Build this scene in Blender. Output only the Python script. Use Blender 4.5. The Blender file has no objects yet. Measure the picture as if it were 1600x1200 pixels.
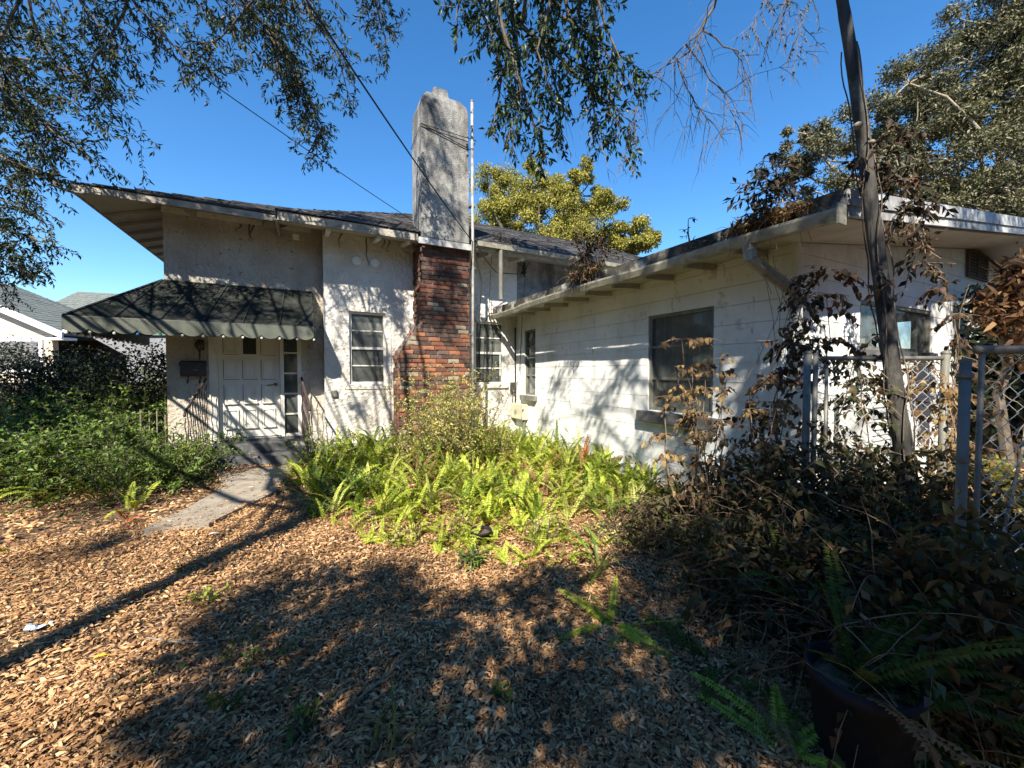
import bpy, math, random
import numpy as np
from math import radians, sin, cos, tan, atan, pi, sqrt
from mathutils import Vector, Matrix

random.seed(7)
RNG = np.random.default_rng(7)
SC = bpy.context.scene
COL = SC.collection

# ------------------------------------------------------------------ camera, world, sun, exposure
F_PX = 620.0
YAW = radians(27.3)
PITCH = math.atan(19 / 620.0)
CAM_H = 1.65
cam_data = bpy.data.cameras.new('camera')
cam_data.sensor_width = 36.0
cam_data.lens = 36.0 * F_PX / 1600.0
cam_data.clip_start = 0.05
cam_data.clip_end = 600
cam = bpy.data.objects.new('camera', cam_data)
COL.objects.link(cam)
cam.location = (0, 0, CAM_H)
cam.rotation_euler = (pi / 2 - PITCH, 0, -YAW)
SC.camera = cam

SUN_AZ = radians(38)      # direction the light travels, from +Y towards +X
SUN_EL = radians(42)
LIGHT = Vector((sin(SUN_AZ) * cos(SUN_EL), cos(SUN_AZ) * cos(SUN_EL), -sin(SUN_EL)))
world = bpy.data.worlds.new('World')
SC.world = world
world.use_nodes = True
wn = world.node_tree.nodes
wl = world.node_tree.links
bg = wn['Background']
sky = wn.new('ShaderNodeTexSky')
sky.sky_type = 'NISHITA'
sky.sun_disc = False
sky.sun_elevation = SUN_EL
sky.sun_rotation = SUN_AZ + pi
sky.altitude = 0
sky.air_density = 1.0
sky.dust_density = 0.0
sky.ozone_density = 4.0
shs = wn.new('ShaderNodeHueSaturation'); shs.inputs['Saturation'].default_value = 1.24
wl.new(sky.outputs[0], shs.inputs['Color'])
wl.new(shs.outputs[0], bg.inputs[0])
bg.inputs[1].default_value = 0.1
sun_data = bpy.data.lights.new('sun', 'SUN')
sun_data.energy = 5.0
sun_data.angle = radians(0.47)
sun_data.color = (1.0, 0.91, 0.77)
sun = bpy.data.objects.new('sun', sun_data)
COL.objects.link(sun)
sun.rotation_euler = LIGHT.to_track_quat('-Z', 'Y').to_euler()
SC.view_settings.view_transform = 'Standard'
SC.view_settings.look = 'None'
SC.view_settings.gamma = 1.0
SC.view_settings.exposure = 1.32
SC.view_settings.use_curve_mapping = False

# ------------------------------------------------------------------ photo measurement -> place
cr = Vector((cos(YAW), -sin(YAW), 0))
cf = Vector((sin(YAW), cos(YAW), 0))
CAM = Vector((0, 0, CAM_H))


def ray(px, py):
    x = (px - 800) / F_PX
    y = -(py - 600) / F_PX
    fwd = cf * cos(PITCH) + Vector((0, 0, -sin(PITCH)))
    up = cf * sin(PITCH) + Vector((0, 0, cos(PITCH)))
    return fwd + cr * x + up * y


def onX(px, py, X):
    r = ray(px, py)
    return CAM + r * (X / r.x)


def onY(px, py, Y):
    r = ray(px, py)
    return CAM + r * (Y / r.y)


def onZ(px, py, z=0.0):
    r = ray(px, py)
    return CAM + r * ((z - CAM_H) / r.z)


def at(px, py, d):
    r = ray(px, py)
    return CAM + r * (d / (r.dot(cf)))


def ld(l, d, z):
    return Vector((0, 0, 0)) + cr * l + cf * d + Vector((0, 0, z))


def gh(x, y):
    return 0.025 * np.sin(x * 1.7 + 0.6) * np.sin(y * 1.3 + 1.1) + 0.012 * np.sin(x * 4.1 + y * 2.3) + 0.008 * np.sin(x * 7.7 - y * 6.1)


# ------------------------------------------------------------------ object helpers
ORG = {}


def tag(o, label=None, cat=None, group=None, kind=None):
    if label: o['label'] = label
    if cat: o['category'] = cat
    if group: o['group'] = group
    if kind: o['kind'] = kind
    return o


def thing(name, loc, label, cat, group=None):
    o = bpy.data.objects.new(name, None)
    o.empty_display_size = 0.2
    COL.objects.link(o)
    o.location = loc
    ORG[o.name] = Vector(loc)
    tag(o, label, cat, group)
    return o


def link_mesh(name, me, parent=None, origin=None):
    o = bpy.data.objects.new(name, me)
    COL.objects.link(o)
    if parent is not None:
        o.parent = parent
        po = ORG[parent.name]
    else:
        po = Vector((0, 0, 0))
    og = Vector(origin) if origin is not None else po
    ORG[o.name] = og
    o.location = og - po
    return o


class MB:
    def __init__(s):
        s.v = []; s.f = []

    def poly(s, pts):
        n = len(s.v); s.v += [tuple(p) for p in pts]; s.f.append(tuple(range(n, n + len(pts))))
        return s

    def box(s, a, b):
        x0, x1 = sorted((a[0], b[0])); y0, y1 = sorted((a[1], b[1])); z0, z1 = sorted((a[2], b[2]))
        n = len(s.v)
        s.v += [(x0, y0, z0), (x1, y0, z0), (x1, y1, z0), (x0, y1, z0), (x0, y0, z1), (x1, y0, z1), (x1, y1, z1), (x0, y1, z1)]
        s.f += [(n, n + 3, n + 2, n + 1), (n + 4, n + 5, n + 6, n + 7), (n, n + 1, n + 5, n + 4), (n + 1, n + 2, n + 6, n + 5), (n + 2, n + 3, n + 7, n + 6), (n + 3, n, n + 4, n + 7)]
        return s

    def extrude(s, pts, d):
        """closed prism from polygon pts swept by vector d"""
        d = Vector(d); n = len(s.v); k = len(pts)
        s.v += [tuple(p) for p in pts] + [tuple(Vector(p) + d) for p in pts]
        s.f.append(tuple(range(n, n + k))); s.f.append(tuple(range(n + 2 * k - 1, n + k - 1, -1)))
        for i in range(k):
            j = (i + 1) % k
            s.f.append((n + i, n + k + i, n + k + j, n + j))
        return s

    def tube(s, pts, r, n=6, cap=True):
        pts = [Vector(p) for p in pts]
        m = len(pts)
        rs = r if isinstance(r, (list, tuple)) else [r] * m
        b = len(s.v)
        prev = None
        for i, p in enumerate(pts):
            t = (pts[min(i + 1, m - 1)] - pts[max(i - 1, 0)])
            if t.length < 1e-9: t = Vector((0, 0, 1))
            t.normalize()
            if prev is None:
                a = Vector((0, 0, 1)) if abs(t.z) < 0.9 else Vector((1, 0, 0))
                u = t.cross(a).normalized()
            else:
                u = (prev - t * prev.dot(t))
                u = u.normalized() if u.length > 1e-6 else t.orthogonal().normalized()
            prev = u
            w = t.cross(u)
            for k in range(n):
                an = 2 * pi * k / n
                s.v.append(tuple(p + (u * cos(an) + w * sin(an)) * rs[i]))
        for i in range(m - 1):
            for k in range(n):
                k2 = (k + 1) % n
                s.f.append((b + i * n + k, b + i * n + k2, b + (i + 1) * n + k2, b + (i + 1) * n + k))
        if cap:
            s.f.append(tuple(b + k for k in range(n - 1, -1, -1)))
            s.f.append(tuple(b + (m - 1) * n + k for k in range(n)))
        return s

    def ball(s, c, r, n=8, m=5, sz=1.0):
        b = len(s.v); c = Vector(c)
        s.v.append(tuple(c + Vector((0, 0, r * sz))))
        for i in range(1, m):
            th = pi * i / m
            for k in range(n):
                an = 2 * pi * k / n
                s.v.append(tuple(c + Vector((r * sin(th) * cos(an), r * sin(th) * sin(an), r * cos(th) * sz))))
        s.v.append(tuple(c - Vector((0, 0, r * sz))))
        e = len(s.v) - 1
        for k in range(n):
            k2 = (k + 1) % n
            s.f.append((b, b + 1 + k, b + 1 + k2))
            for i in range(m - 2):
                s.f.append((b + 1 + i * n + k, b + 1 + (i + 1) * n + k, b + 1 + (i + 1) * n + k2, b + 1 + i * n + k2))
            s.f.append((b + 1 + (m - 2) * n + k, e, b + 1 + (m - 2) * n + k2))
        return s

    def lathe(s, c, prof, n=20):
        b = len(s.v); c = Vector(c); m = len(prof)
        for r, z in prof:
            for k in range(n):
                an = 2 * pi * k / n
                s.v.append((c.x + r * cos(an), c.y + r * sin(an), c.z + z))
        for i in range(m - 1):
            for k in range(n):
                k2 = (k + 1) % n
                s.f.append((b + i * n + k, b + i * n + k2, b + (i + 1) * n + k2, b + (i + 1) * n + k))
        return s

    def build(s, name, mat, parent=None, origin=None, smooth=False, bevel=0):
        me = bpy.data.meshes.new(name)
        o = link_mesh(name, me, parent, origin)
        og = ORG[o.name]
        me.from_pydata([(x - og.x, y - og.y, z - og.z) for x, y, z in s.v], [], s.f)
        me.materials.append(mat)
        if smooth:
            me.polygons.foreach_set('use_smooth', [True] * len(me.polygons))
        me.update()
        if bevel:
            b = o.modifiers.new('bevel', 'BEVEL'); b.width = bevel; b.segments = 2; b.limit_method = 'ANGLE'
        return o


def np_mesh(name, V, Fa, mat, parent=None, smooth=False):
    """V (N,3), Fa (M,k) uniform faces"""
    me = bpy.data.meshes.new(name)
    o = link_mesh(name, me, parent)
    og = ORG[o.name]
    V = np.asarray(V, np.float32) - np.array([og.x, og.y, og.z], np.float32)
    Fa = np.asarray(Fa, np.int32)
    M, k = Fa.shape
    me.vertices.add(len(V)); me.vertices.foreach_set('co', V.ravel())
    me.loops.add(M * k); me.loops.foreach_set('vertex_index', Fa.ravel())
    me.polygons.add(M)
    me.polygons.foreach_set('loop_start', np.arange(M, dtype=np.int32) * k)
    me.polygons.foreach_set('loop_total', np.full(M, k, np.int32))
    if smooth: me.polygons.foreach_set('use_smooth', np.ones(M, bool))
    me.update(calc_edges=True)
    me.materials.append(mat)
    return o


def nrm(a):
    return a / np.maximum(np.linalg.norm(a, axis=1, keepdims=True), 1e-9)


class Leaves:
    """collects leaves: base point, direction, normal, length, width"""
    def __init__(s):
        s.c = []; s.d = []; s.n = []; s.l = []; s.w = []

    def add(s, c, d, n, l, w):
        c = np.atleast_2d(np.asarray(c, float)); k = len(c)
        s.c.append(c)
        s.d.append(np.broadcast_to(np.atleast_2d(np.asarray(d, float)), (k, 3)))
        s.n.append(np.broadcast_to(np.atleast_2d(np.asarray(n, float)), (k, 3)))
        s.l.append(np.broadcast_to(np.asarray(l, float), (k,))); s.w.append(np.broadcast_to(np.asarray(w, float), (k,)))

    def build(s, name, mat, parent=None, fold=0.25, curl=0.15, shape=4):
        if not s.c: return None
        c = np.concatenate(s.c); d = nrm(np.concatenate(s.d)); n = np.concatenate(s.n)
        l = np.concatenate(s.l)[:, None]; w = np.concatenate(s.w)[:, None]
        sd = nrm(np.cross(d, n)); n = np.cross(sd, d)
        k = len(c)
        if shape == 4:
            mid = c + d * l * 0.45
            V = np.stack([c, mid + sd * w * .5 + n * w * fold, c + d * l - n * l * curl, mid - sd * w * .5 + n * w * fold], 1).reshape(-1, 3)
            b = (np.arange(k) * 4)[:, None]
            Fa = np.concatenate([b + np.array([0, 1, 2]), b + np.array([0, 2, 3])], 1).reshape(-1, 3)
        else:
            m1 = c + d * l * 0.28; m2 = c + d * l * 0.68
            V = np.stack([c, m1 + sd * w * .46 + n * w * fold, m2 + sd * w * .42 + n * (w * fold - l * curl * .5), c + d * l - n * l * curl,
                          m2 - sd * w * .42 + n * (w * fold - l * curl * .5), m1 - sd * w * .46 + n * w * fold], 1).reshape(-1, 3)
            b = (np.arange(k) * 6)[:, None]
            Fa = np.concatenate([b + np.array(t) for t in ([0, 1, 5], [1, 2, 4], [1, 4, 5], [2, 3, 4])], 1).reshape(-1, 3)
        return np_mesh(name, V, Fa, mat, parent)


def rand_dirs(k, up=0.0):
    a = RNG.normal(size=(k, 3)); a[:, 2] += up
    return nrm(a)


# ------------------------------------------------------------------ materials
def new_mat(name):
    m = bpy.data.materials.new(name); m.use_nodes = True
    return m, m.node_tree.nodes, m.node_tree.links, m.node_tree.nodes['Principled BSDF']


def ramp(nodes, stops):
    r = nodes.new('ShaderNodeValToRGB')
    el = r.color_ramp.elements
    while len(el) > 1: el.remove(el[-1])
    el[0].position = stops[0][0]; el[0].color = (*stops[0][1], 1)
    for p, c in stops[1:]:
        e = el.new(p); e.color = (*c, 1)
    return r


def surf(name, stops, scale=4.0, rough=0.85, bump=0.3, bscale=40.0, metallic=0.0, detail=6, stains=None, stretch=None, bdist=0.01, vor=False, spec=0.3):
    """noise-driven colour between stops, optional stains (list of (scale, lo, hi, colour, amount, stretch))"""
    m, N, L, B = new_mat(name)
    tc = N.new('ShaderNodeTexCoord')
    def mapped(st):
        if st is None: return tc.outputs['Object']
        mp = N.new('ShaderNodeMapping'); mp.inputs['Scale'].default_value = st
        L.new(tc.outputs['Object'], mp.inputs[0]); return mp.outputs[0]
    nz = N.new('ShaderNodeTexNoise'); nz.inputs['Scale'].default_value = scale; nz.inputs['Detail'].default_value = detail
    nz.inputs['Roughness'].default_value = 0.6
    L.new(mapped(stretch), nz.inputs['Vector'])
    r = ramp(N, stops); L.new(nz.outputs[0], r.inputs[0])
    col = r.outputs[0]
    for (ss, lo, hi, sc, am, st) in (stains or []):
        n2 = N.new('ShaderNodeTexNoise'); n2.inputs['Scale'].default_value = ss; n2.inputs['Detail'].default_value = 8
        n2.inputs['Roughness'].default_value = 0.65
        L.new(mapped(st), n2.inputs['Vector'])
        mr = N.new('ShaderNodeMapRange'); mr.inputs[1].default_value = lo; mr.inputs[2].default_value = hi
        mr.inputs[3].default_value = 0; mr.inputs[4].default_value = am
        L.new(n2.outputs[0], mr.inputs[0])
        mx = N.new('ShaderNodeMixRGB'); mx.inputs[2].default_value = (*sc, 1)
        L.new(mr.outputs[0], mx.inputs[0]); L.new(col, mx.inputs[1]); col = mx.outputs[0]
    L.new(col, B.inputs['Base Color'])
    B.inputs['Roughness'].default_value = rough; B.inputs['Metallic'].default_value = metallic
    B.inputs['Specular IOR Level'].default_value = spec
    if bump:
        if vor:
            bn = N.new('ShaderNodeTexVoronoi'); bn.feature = 'SMOOTH_F1'
        else:
            bn = N.new('ShaderNodeTexNoise'); bn.inputs['Detail'].default_value = 5
        bn.inputs['Scale'].default_value = bscale
        L.new(mapped(stretch), bn.inputs['Vector'])
        bp = N.new('ShaderNodeBump'); bp.inputs['Strength'].default_value = bump; bp.inputs['Distance'].default_value = bdist
        L.new(bn.outputs[0], bp.inputs['Height']); L.new(bp.outputs[0], B.inputs['Normal'])
    return m


def leafmat(name, cols, rough=0.55, trans=0.35, tmul=1.6, spec=0.3):
    m, N, L, B = new_mat(name)
    g = N.new('ShaderNodeNewGeometry')
    r = ramp(N, [(i / max(1, len(cols) - 1), c) for i, c in enumerate(cols)])
    L.new(g.outputs['Random Per Island'], r.inputs[0])
    tc = N.new('ShaderNodeTexCoord'); nz = N.new('ShaderNodeTexNoise'); nz.inputs['Scale'].default_value = 2.2; nz.inputs['Detail'].default_value = 3
    L.new(tc.outputs['Object'], nz.inputs['Vector'])
    hs = N.new('ShaderNodeHueSaturation')
    mr = N.new('ShaderNodeMapRange'); mr.inputs[1].default_value = .3; mr.inputs[2].default_value = .7; mr.inputs[3].default_value = .65; mr.inputs[4].default_value = 1.35
    L.new(nz.outputs[0], mr.inputs[0]); L.new(mr.outputs[0], hs.inputs['Value']); L.new(r.outputs[0], hs.inputs['Color'])
    L.new(hs.outputs[0], B.inputs['Base Color'])
    B.inputs['Roughness'].default_value = rough
    B.inputs['Specular IOR Level'].default_value = spec * .6
    t = N.new('ShaderNodeBsdfTranslucent')
    h2 = N.new('ShaderNodeHueSaturation'); h2.inputs['Value'].default_value = tmul; h2.inputs['Saturation'].default_value = 1.1
    L.new(hs.outputs[0], h2.inputs['Color']); L.new(h2.outputs[0], t.inputs['Color'])
    mx = N.new('ShaderNodeMixShader'); mx.inputs[0].default_value = trans
    L.new(B.outputs[0], mx.inputs[1]); L.new(t.outputs[0], mx.inputs[2])
    L.new(mx.outputs[0], N['Material Output'].inputs['Surface'])
    return m


M = {}
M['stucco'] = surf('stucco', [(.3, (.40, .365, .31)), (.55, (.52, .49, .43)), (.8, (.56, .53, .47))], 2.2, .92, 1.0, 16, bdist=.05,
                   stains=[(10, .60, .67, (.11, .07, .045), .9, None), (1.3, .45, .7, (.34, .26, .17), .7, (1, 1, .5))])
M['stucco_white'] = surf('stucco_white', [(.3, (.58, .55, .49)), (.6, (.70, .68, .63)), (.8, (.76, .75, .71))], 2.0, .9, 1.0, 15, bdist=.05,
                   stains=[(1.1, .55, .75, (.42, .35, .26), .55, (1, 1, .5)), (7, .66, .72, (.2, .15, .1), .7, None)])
M['stucco_grey'] = surf('stucco_grey', [(.3, (.15, .15, .145)), (.55, (.28, .28, .27)), (.8, (.42, .42, .40))], 4, .95, .8, 45, bdist=.02,
                   stains=[(2.2, .45, .62, (.07, .07, .068), .8, (1, 1, .22)), (18, .56, .66, (.06, .06, .06), .7, None)])
M['siding'] = surf('siding', [(.3, (.62, .64, .63)), (.6, (.74, .76, .75)), (.8, (.80, .81, .80))], 1.5, .6, .25, 60, bdist=.004,
                   stains=[(2.0, .5, .75, (.40, .37, .29), .6, (1, 1, .45)), (14, .62, .70, (.30, .25, .18), .7, (1, 1, .3)), (5, .6, .66, (.48, .46, .40), .8, None)])
M['paint_white'] = surf('paint_white', [(.3, (.60, .58, .52)), (.7, (.74, .72, .67))], 5, .6, .2, 60, stains=[(6, .6, .7, (.3, .25, .18), .6, (1, 1, 1))])
M['door_paint'] = surf('door_paint', [(.3, (.64, .62, .55)), (.7, (.74, .72, .66))], 3, .5, .1, 30, stains=[(5, .62, .75, (.4, .36, .28), .5, (1, 1, .5))])
M['trim_old'] = surf('trim_old', [(.3, (.27, .25, .2)), (.7, (.42, .39, .33))], 6, .75, .3, 40, stains=[(5, .5, .65, (.12, .1, .08), .7, (1, 1, 2))])
M['gutter'] = surf('gutter', [(.3, (.22, .21, .16)), (.6, (.34, .33, .27)), (.8, (.46, .45, .39))], 4, .6, .25, 30, stains=[(3.5, .5, .66, (.13, .12, .08), .8, (2.5, 2.5, 4))])
M['mould'] = surf('mould', [(.3, (.025, .024, .02)), (.5, (.07, .065, .055)), (.72, (.5, .5, .47))], 5, .8, .4, 40)
M['fascia'] = surf('fascia', [(.3, (.36, .37, .37)), (.7, (.55, .56, .56))], 3, .5, .2, 30, stains=[(2.5, .45, .62, (.12, .12, .12), .85, (1.3, 1.3, .8))])
M['soffit'] = surf('soffit', [(.3, (.34, .31, .25)), (.7, (.48, .45, .38))], 3, .8, .2, 30, stains=[(3, .56, .72, (.25, .19, .12), .7, None)])
M['shingle'] = surf('shingle', [(.3, (.05, .05, .055)), (.55, (.10, .10, .105)), (.8, (.2, .2, .2))], 6, .95, .8, 120, bdist=.01, stains=[(3, .5, .65, (.03, .03, .03), .7, None), (22, .62, .7, (.3, .22, .13), .5, None)])
M['shingle_far'] = surf('shingle_far', [(.3, (.08, .095, .09)), (.7, (.17, .19, .175))], 9, .95, .5, 60, stretch=(1, 1, 3))
M['roof_flat'] = surf('roof_flat', [(.3, (.10, .10, .09)), (.7, (.25, .24, .22))], 5, .95, .6, 60)
M['canopy'] = surf('canopy', [(.3, (.012, .015, .014)), (.7, (.03, .035, .031))], 5, .92, .25, 25, spec=.08, stains=[(3, .5, .75, (.10, .095, .08), .5, (1, .35, 1)), (30, .64, .70, (.2, .14, .08), .4, None)])  # broad pale patches paint sun dapple into the canopy colour
M['valance'] = surf('valance', [(.3, (.06, .068, .056)), (.7, (.115, .128, .105))], 4, .75, .15, 30, stains=[(5, .5, .7, (.1, .11, .09), .6, (1, 1, .5))])
M['canopy_rib'] = surf('canopy_rib', [(.3, (.02, .022, .02)), (.7, (.04, .045, .042))], 5, .5, 0)
M['glass'] = None
M['mortar'] = surf('mortar', [(.3, (.09, .08, .07)), (.7, (.22, .19, .17))], 12, .98, .6, 50)
M['black_metal'] = surf('black_metal', [(.3, (.018, .016, .016)), (.7, (.045, .04, .038))], 9, .5, .2, 60, spec=.5)
M['rust_metal'] = surf('rust_metal', [(.3, (.03, .022, .02)), (.6, (.07, .05, .05)), (.8, (.25, .22, .22))], 20, .6, .3, 60)
M['step'] = surf('step', [(.3, (.045, .047, .052)), (.7, (.10, .105, .11))], 6, .7, .4, 40, stains=[(5, .52, .7, (.22, .21, .2), .7, None)])
M['concrete'] = surf('concrete', [(.3, (.20, .175, .14)), (.7, (.33, .295, .245))], 5, .95, .7, 60, stains=[(3, .52, .7, (.2, .17, .13), .6, None), (40, .6, .7, (.13, .1, .08), .6, None)])
M['galv'] = surf('galv', [(.3, (.13, .13, .115)), (.7, (.22, .22, .195))], 8, .55, .2, 40, metallic=.15, stains=[(7, .48, .62, (.13, .125, .10), .8, (1, 1, .4)), (25, .6, .68, (.08, .05, .03), .7, None)])
M['wire'] = surf('wire', [(.3, (.34, .35, .33)), (.7, (.52, .53, .5))], 8, .55, 0)
M['pipe'] = surf('pipe', [(.3, (.22, .215, .19)), (.7, (.40, .39, .36))], 8, .6, .2, 40, stains=[(10, .5, .62, (.18, .15, .11), .8, (1, 1, .3))])
M['cable'] = surf('cable', [(.3, (.010, .010, .010)), (.7, (.03, .03, .03))], 5, .6, 0)
M['bark'] = surf('bark', [(.3, (.032, .030, .027)), (.6, (.075, .071, .065)), (.8, (.15, .143, .132))], 9, .95, 1.0, 22, bdist=.03, stretch=(1, 1, .25), stains=[(3, .55, .66, (.2, .21, .18), .6, None)])
M['twig'] = surf('twig', [(.3, (.06, .048, .035)), (.7, (.16, .135, .11))], 20, .9, .3, 40)
M['twig_pale'] = surf('twig_pale', [(.3, (.17, .14, .10)), (.7, (.34, .29, .22))], 20, .9, .3, 40)
M['vine_stem'] = surf('vine_stem', [(.3, (.11, .075, .05)), (.7, (.26, .19, .13))], 20, .9, .3, 40)
M['pot'] = surf('pot', [(.3, (.008, .009, .013)), (.7, (.016, .018, .024))], 4, .75, .3, 15, spec=.2, stains=[(8, .55, .7, (.06, .045, .03), .6, (1, 1, .6))])
M['soil'] = surf('soil', [(.3, (.05, .035, .022)), (.5, (.12, .08, .05)), (.7, (.2, .13, .08))], 14, 1, 1.0, 30, bdist=.03, stains=[(1.2, .5, .7, (.07, .055, .03), .7, None)])
M['beige'] = surf('beige', [(.3, (.50, .42, .32)), (.7, (.60, .51, .40))], 3, .8, .1, 20)
M['far_white'] = surf('far_white', [(.3, (.7, .7, .7)), (.7, (.8, .8, .8))], 3, .6, .1, 20)
M['far_grey'] = surf('far_grey', [(.3, (.16, .16, .17)), (.7, (.22, .22, .23))], 3, .8, .1, 20)
M['dark_wood'] = surf('dark_wood', [(.3, (.03, .02, .015)), (.7, (.07, .045, .032))], 6, .85, .4, 30, stretch=(1, 1, .3))
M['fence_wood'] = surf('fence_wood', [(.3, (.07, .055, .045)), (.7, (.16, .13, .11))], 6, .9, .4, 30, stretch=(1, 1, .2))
M['meter'] = surf('meter', [(.3, (.42, .40, .28)), (.7, (.52, .50, .37))], 5, .5, .1, 30)
M['bulb'] = surf('bulb', [(.3, (.75, .74, .68)), (.7, (.8, .8, .76))], 5, .15, 0, spec=.6)
M['blue_bulb'] = surf('blue_bulb', [(.3, (.03, .12, .4)), (.7, (.04, .16, .5))], 5, .15, 0, spec=.6)
M['green_bulb'] = surf('green_bulb', [(.3, (.03, .3, .14)), (.7, (.04, .35, .16))], 5, .15, 0, spec=.6)
M['wrapper'] = surf('wrapper', [(.4, (.10, .25, .5)), (.6, (.6, .68, .75))], 18, .35, 0)
M['curtain'] = surf('curtain', [(.3, (.30, .31, .28)), (.7, (.40, .41, .37))], 2, .9, .4, 6, stretch=(6, 6, .3))
M['room'] = surf('room', [(.3, (.03, .03, .03)), (.7, (.05, .05, .05))], 2, .9, 0)
M['ac'] = surf('ac', [(.3, (.45, .47, .47)), (.7, (.58, .60, .60))], 5, .6, .1, 30)

g_, N_, L_, B_ = new_mat('window_glass')
B_.inputs['Base Color'].default_value = (.13, .145, .14, 1)
B_.inputs['Roughness'].default_value = .06
B_.inputs['Alpha'].default_value = .42
B_.inputs['Specular IOR Level'].default_value = .8
tcg = N_.new('ShaderNodeTexCoord'); nzg = N_.new('ShaderNodeTexNoise'); nzg.inputs['Scale'].default_value = 3; nzg.inputs['Detail'].default_value = 8
L_.new(tcg.outputs['Object'], nzg.inputs['Vector'])
mrg = N_.new('ShaderNodeMapRange'); mrg.inputs[1].default_value = .35; mrg.inputs[2].default_value = .7; mrg.inputs[3].default_value = .22; mrg.inputs[4].default_value = .6
L_.new(nzg.outputs[0], mrg.inputs[0]); L_.new(mrg.outputs[0], B_.inputs['Alpha'])
M['glass'] = g_

BR = []
for i, (c0, c1) in enumerate([((.15, .058, .035), (.24, .098, .06)), ((.095, .045, .032), (.16, .072, .05)), ((.055, .036, .03), (.10, .062, .05)),
                              ((.26, .105, .055), (.36, .16, .09)), ((.26, .215, .155), (.36, .31, .23)), ((.10, .067, .055), (.16, .11, .09))]):
    BR.append(surf('brick_face', [(.3, c0), (.7, c1)], 14, .95, .6, 55, bdist=.012, stains=[(9, .56, .66, (.36, .31, .27), .5, None), (5, .48, .62, (.035, .028, .025), .75, None)]))

M['litter'] = leafmat('litter', [(.15, .07, .032), (.47, .28, .14), (.29, .15, .068), (.58, .38, .21), (.39, .22, .10), (.21, .11, .055), (.53, .33, .165), (.68, .49, .29)], .9, .1, 1.2, .1)
M['fern'] = leafmat('fern', [(.20, .28, .025), (.32, .40, .045), (.40, .46, .07), (.50, .52, .10), (.26, .34, .035)], .5, .4, 1.5)
M['fern_mid'] = leafmat('fern_mid', [(.09, .15, .02), (.14, .21, .03), (.19, .26, .04)], .5, .4, 1.5)
M['fern_pale'] = leafmat('fern_pale', [(.42, .46, .12), (.50, .50, .18), (.36, .42, .08)], .5, .4, 1.3)
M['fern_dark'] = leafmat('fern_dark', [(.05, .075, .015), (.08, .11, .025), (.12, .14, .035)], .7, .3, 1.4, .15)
M['fern_dead'] = leafmat('fern_dead', [(.20, .11, .05), (.32, .19, .09), (.26, .13, .05)], .7, .3, 1.3)
M['fern_orange'] = leafmat('fern_orange', [(.42, .12, .04), (.5, .17, .06)], .6, .35, 1.3)
M['shrub'] = leafmat('shrub', [(.045, .09, .016), (.08, .145, .025), (.13, .20, .04), (.19, .26, .06)], .4, .3, 1.5, .45)
M['shrub_lime'] = leafmat('shrub_lime', [(.30, .32, .06), (.44, .42, .12), (.52, .47, .2), (.34, .34, .08)], .5, .35, 1.4)
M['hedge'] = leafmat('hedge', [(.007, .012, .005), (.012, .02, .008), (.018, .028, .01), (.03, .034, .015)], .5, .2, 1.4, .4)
M['oak'] = leafmat('oak', [(.018, .03, .010), (.028, .044, .014), (.042, .06, .018), (.07, .07, .025)], .45, .16, 1.6, .4)
M['oak_mid'] = leafmat('oak_mid', [(.016, .032, .011), (.026, .048, .014), (.045, .075, .022)], .4, .16, 1.5, .45)
M['yellow_tree'] = leafmat('yellow_tree', [(.17, .18, .032), (.27, .26, .05), (.38, .33, .09), (.08, .095, .022)], .6, .3, 1.3)
M['big_tree'] = leafmat('big_tree', [(.035, .042, .018), (.07, .078, .032), (.115, .115, .055), (.21, .20, .12), (.075, .05, .028)], .45, .2, 1.3, .5)
M['dead_leaf'] = leafmat('dead_leaf', [(.10, .055, .028), (.18, .11, .05), (.26, .18, .085), (.34, .25, .11), (.07, .04, .025)], .65, .25, 1.3)
M['dead_dark'] = leafmat('dead_dark', [(.035, .026, .018), (.06, .042, .026), (.10, .055, .034), (.025, .022, .014), (.04, .042, .018)], .6, .2, 1.3)
M['dead_orange'] = leafmat('dead_orange', [(.05, .028, .018), (.15, .07, .035), (.34, .21, .10), (.035, .022, .016), (.10, .05, .028)], .6, .3, 1.3)
M['brush_leaf'] = leafmat('brush_leaf', [(.035, .042, .016), (.06, .06, .028), (.12, .075, .04), (.05, .075, .025), (.18, .12, .06)], .6, .2, 1.3)

# ================================================================== GROUND
def grid_axis(lo, hi, fine_lo, fine_hi, fs, cs):
    a = list(np.arange(lo, fine_lo, cs)) + list(np.arange(fine_lo, fine_hi, fs)) + list(np.arange(fine_hi, hi + cs, cs))
    return np.array(a)
gx = grid_axis(-150, 150, -10, 12, .12, 12.0)
gy = grid_axis(-150, 150, -2, 13, .12, 12.0)
GX, GY = np.meshgrid(gx, gy, indexing='ij')
near = (GX > -10.5) & (GX < 12.5) & (GY > -2.5) & (GY < 13.5)
GZ = np.where(near, gh(GX, GY), -0.01)
nx, ny = len(gx), len(gy)
idx = np.arange(nx * ny).reshape(nx, ny)
Fg = np.stack([idx[:-1, :-1], idx[1:, :-1], idx[1:, 1:], idx[:-1, 1:]], -1).reshape(-1, 4)
o = np_mesh('ground', np.stack([GX, GY, GZ], -1).reshape(-1, 3), Fg, M['soil'], smooth=True)
tag(o, 'bare brown garden soil under the leaf litter', kind='structure')

# concrete path
pp = [(462, 726), (452, 742), (437, 755), (433, 766), (410, 778), (383, 790), (326, 818), (222, 829), (249, 813), (291, 794), (335, 770), (350, 755), (333, 738)]
pw = [onZ(a, b, .03) for a, b in pp]
mb = MB(); mb.extrude([(p.x, p.y, -.05) for p in pw], (0, 0, .085))
o = mb.build('path', M['concrete']); tag(o, 'pale concrete garden path leading to the door steps', kind='structure')

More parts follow.
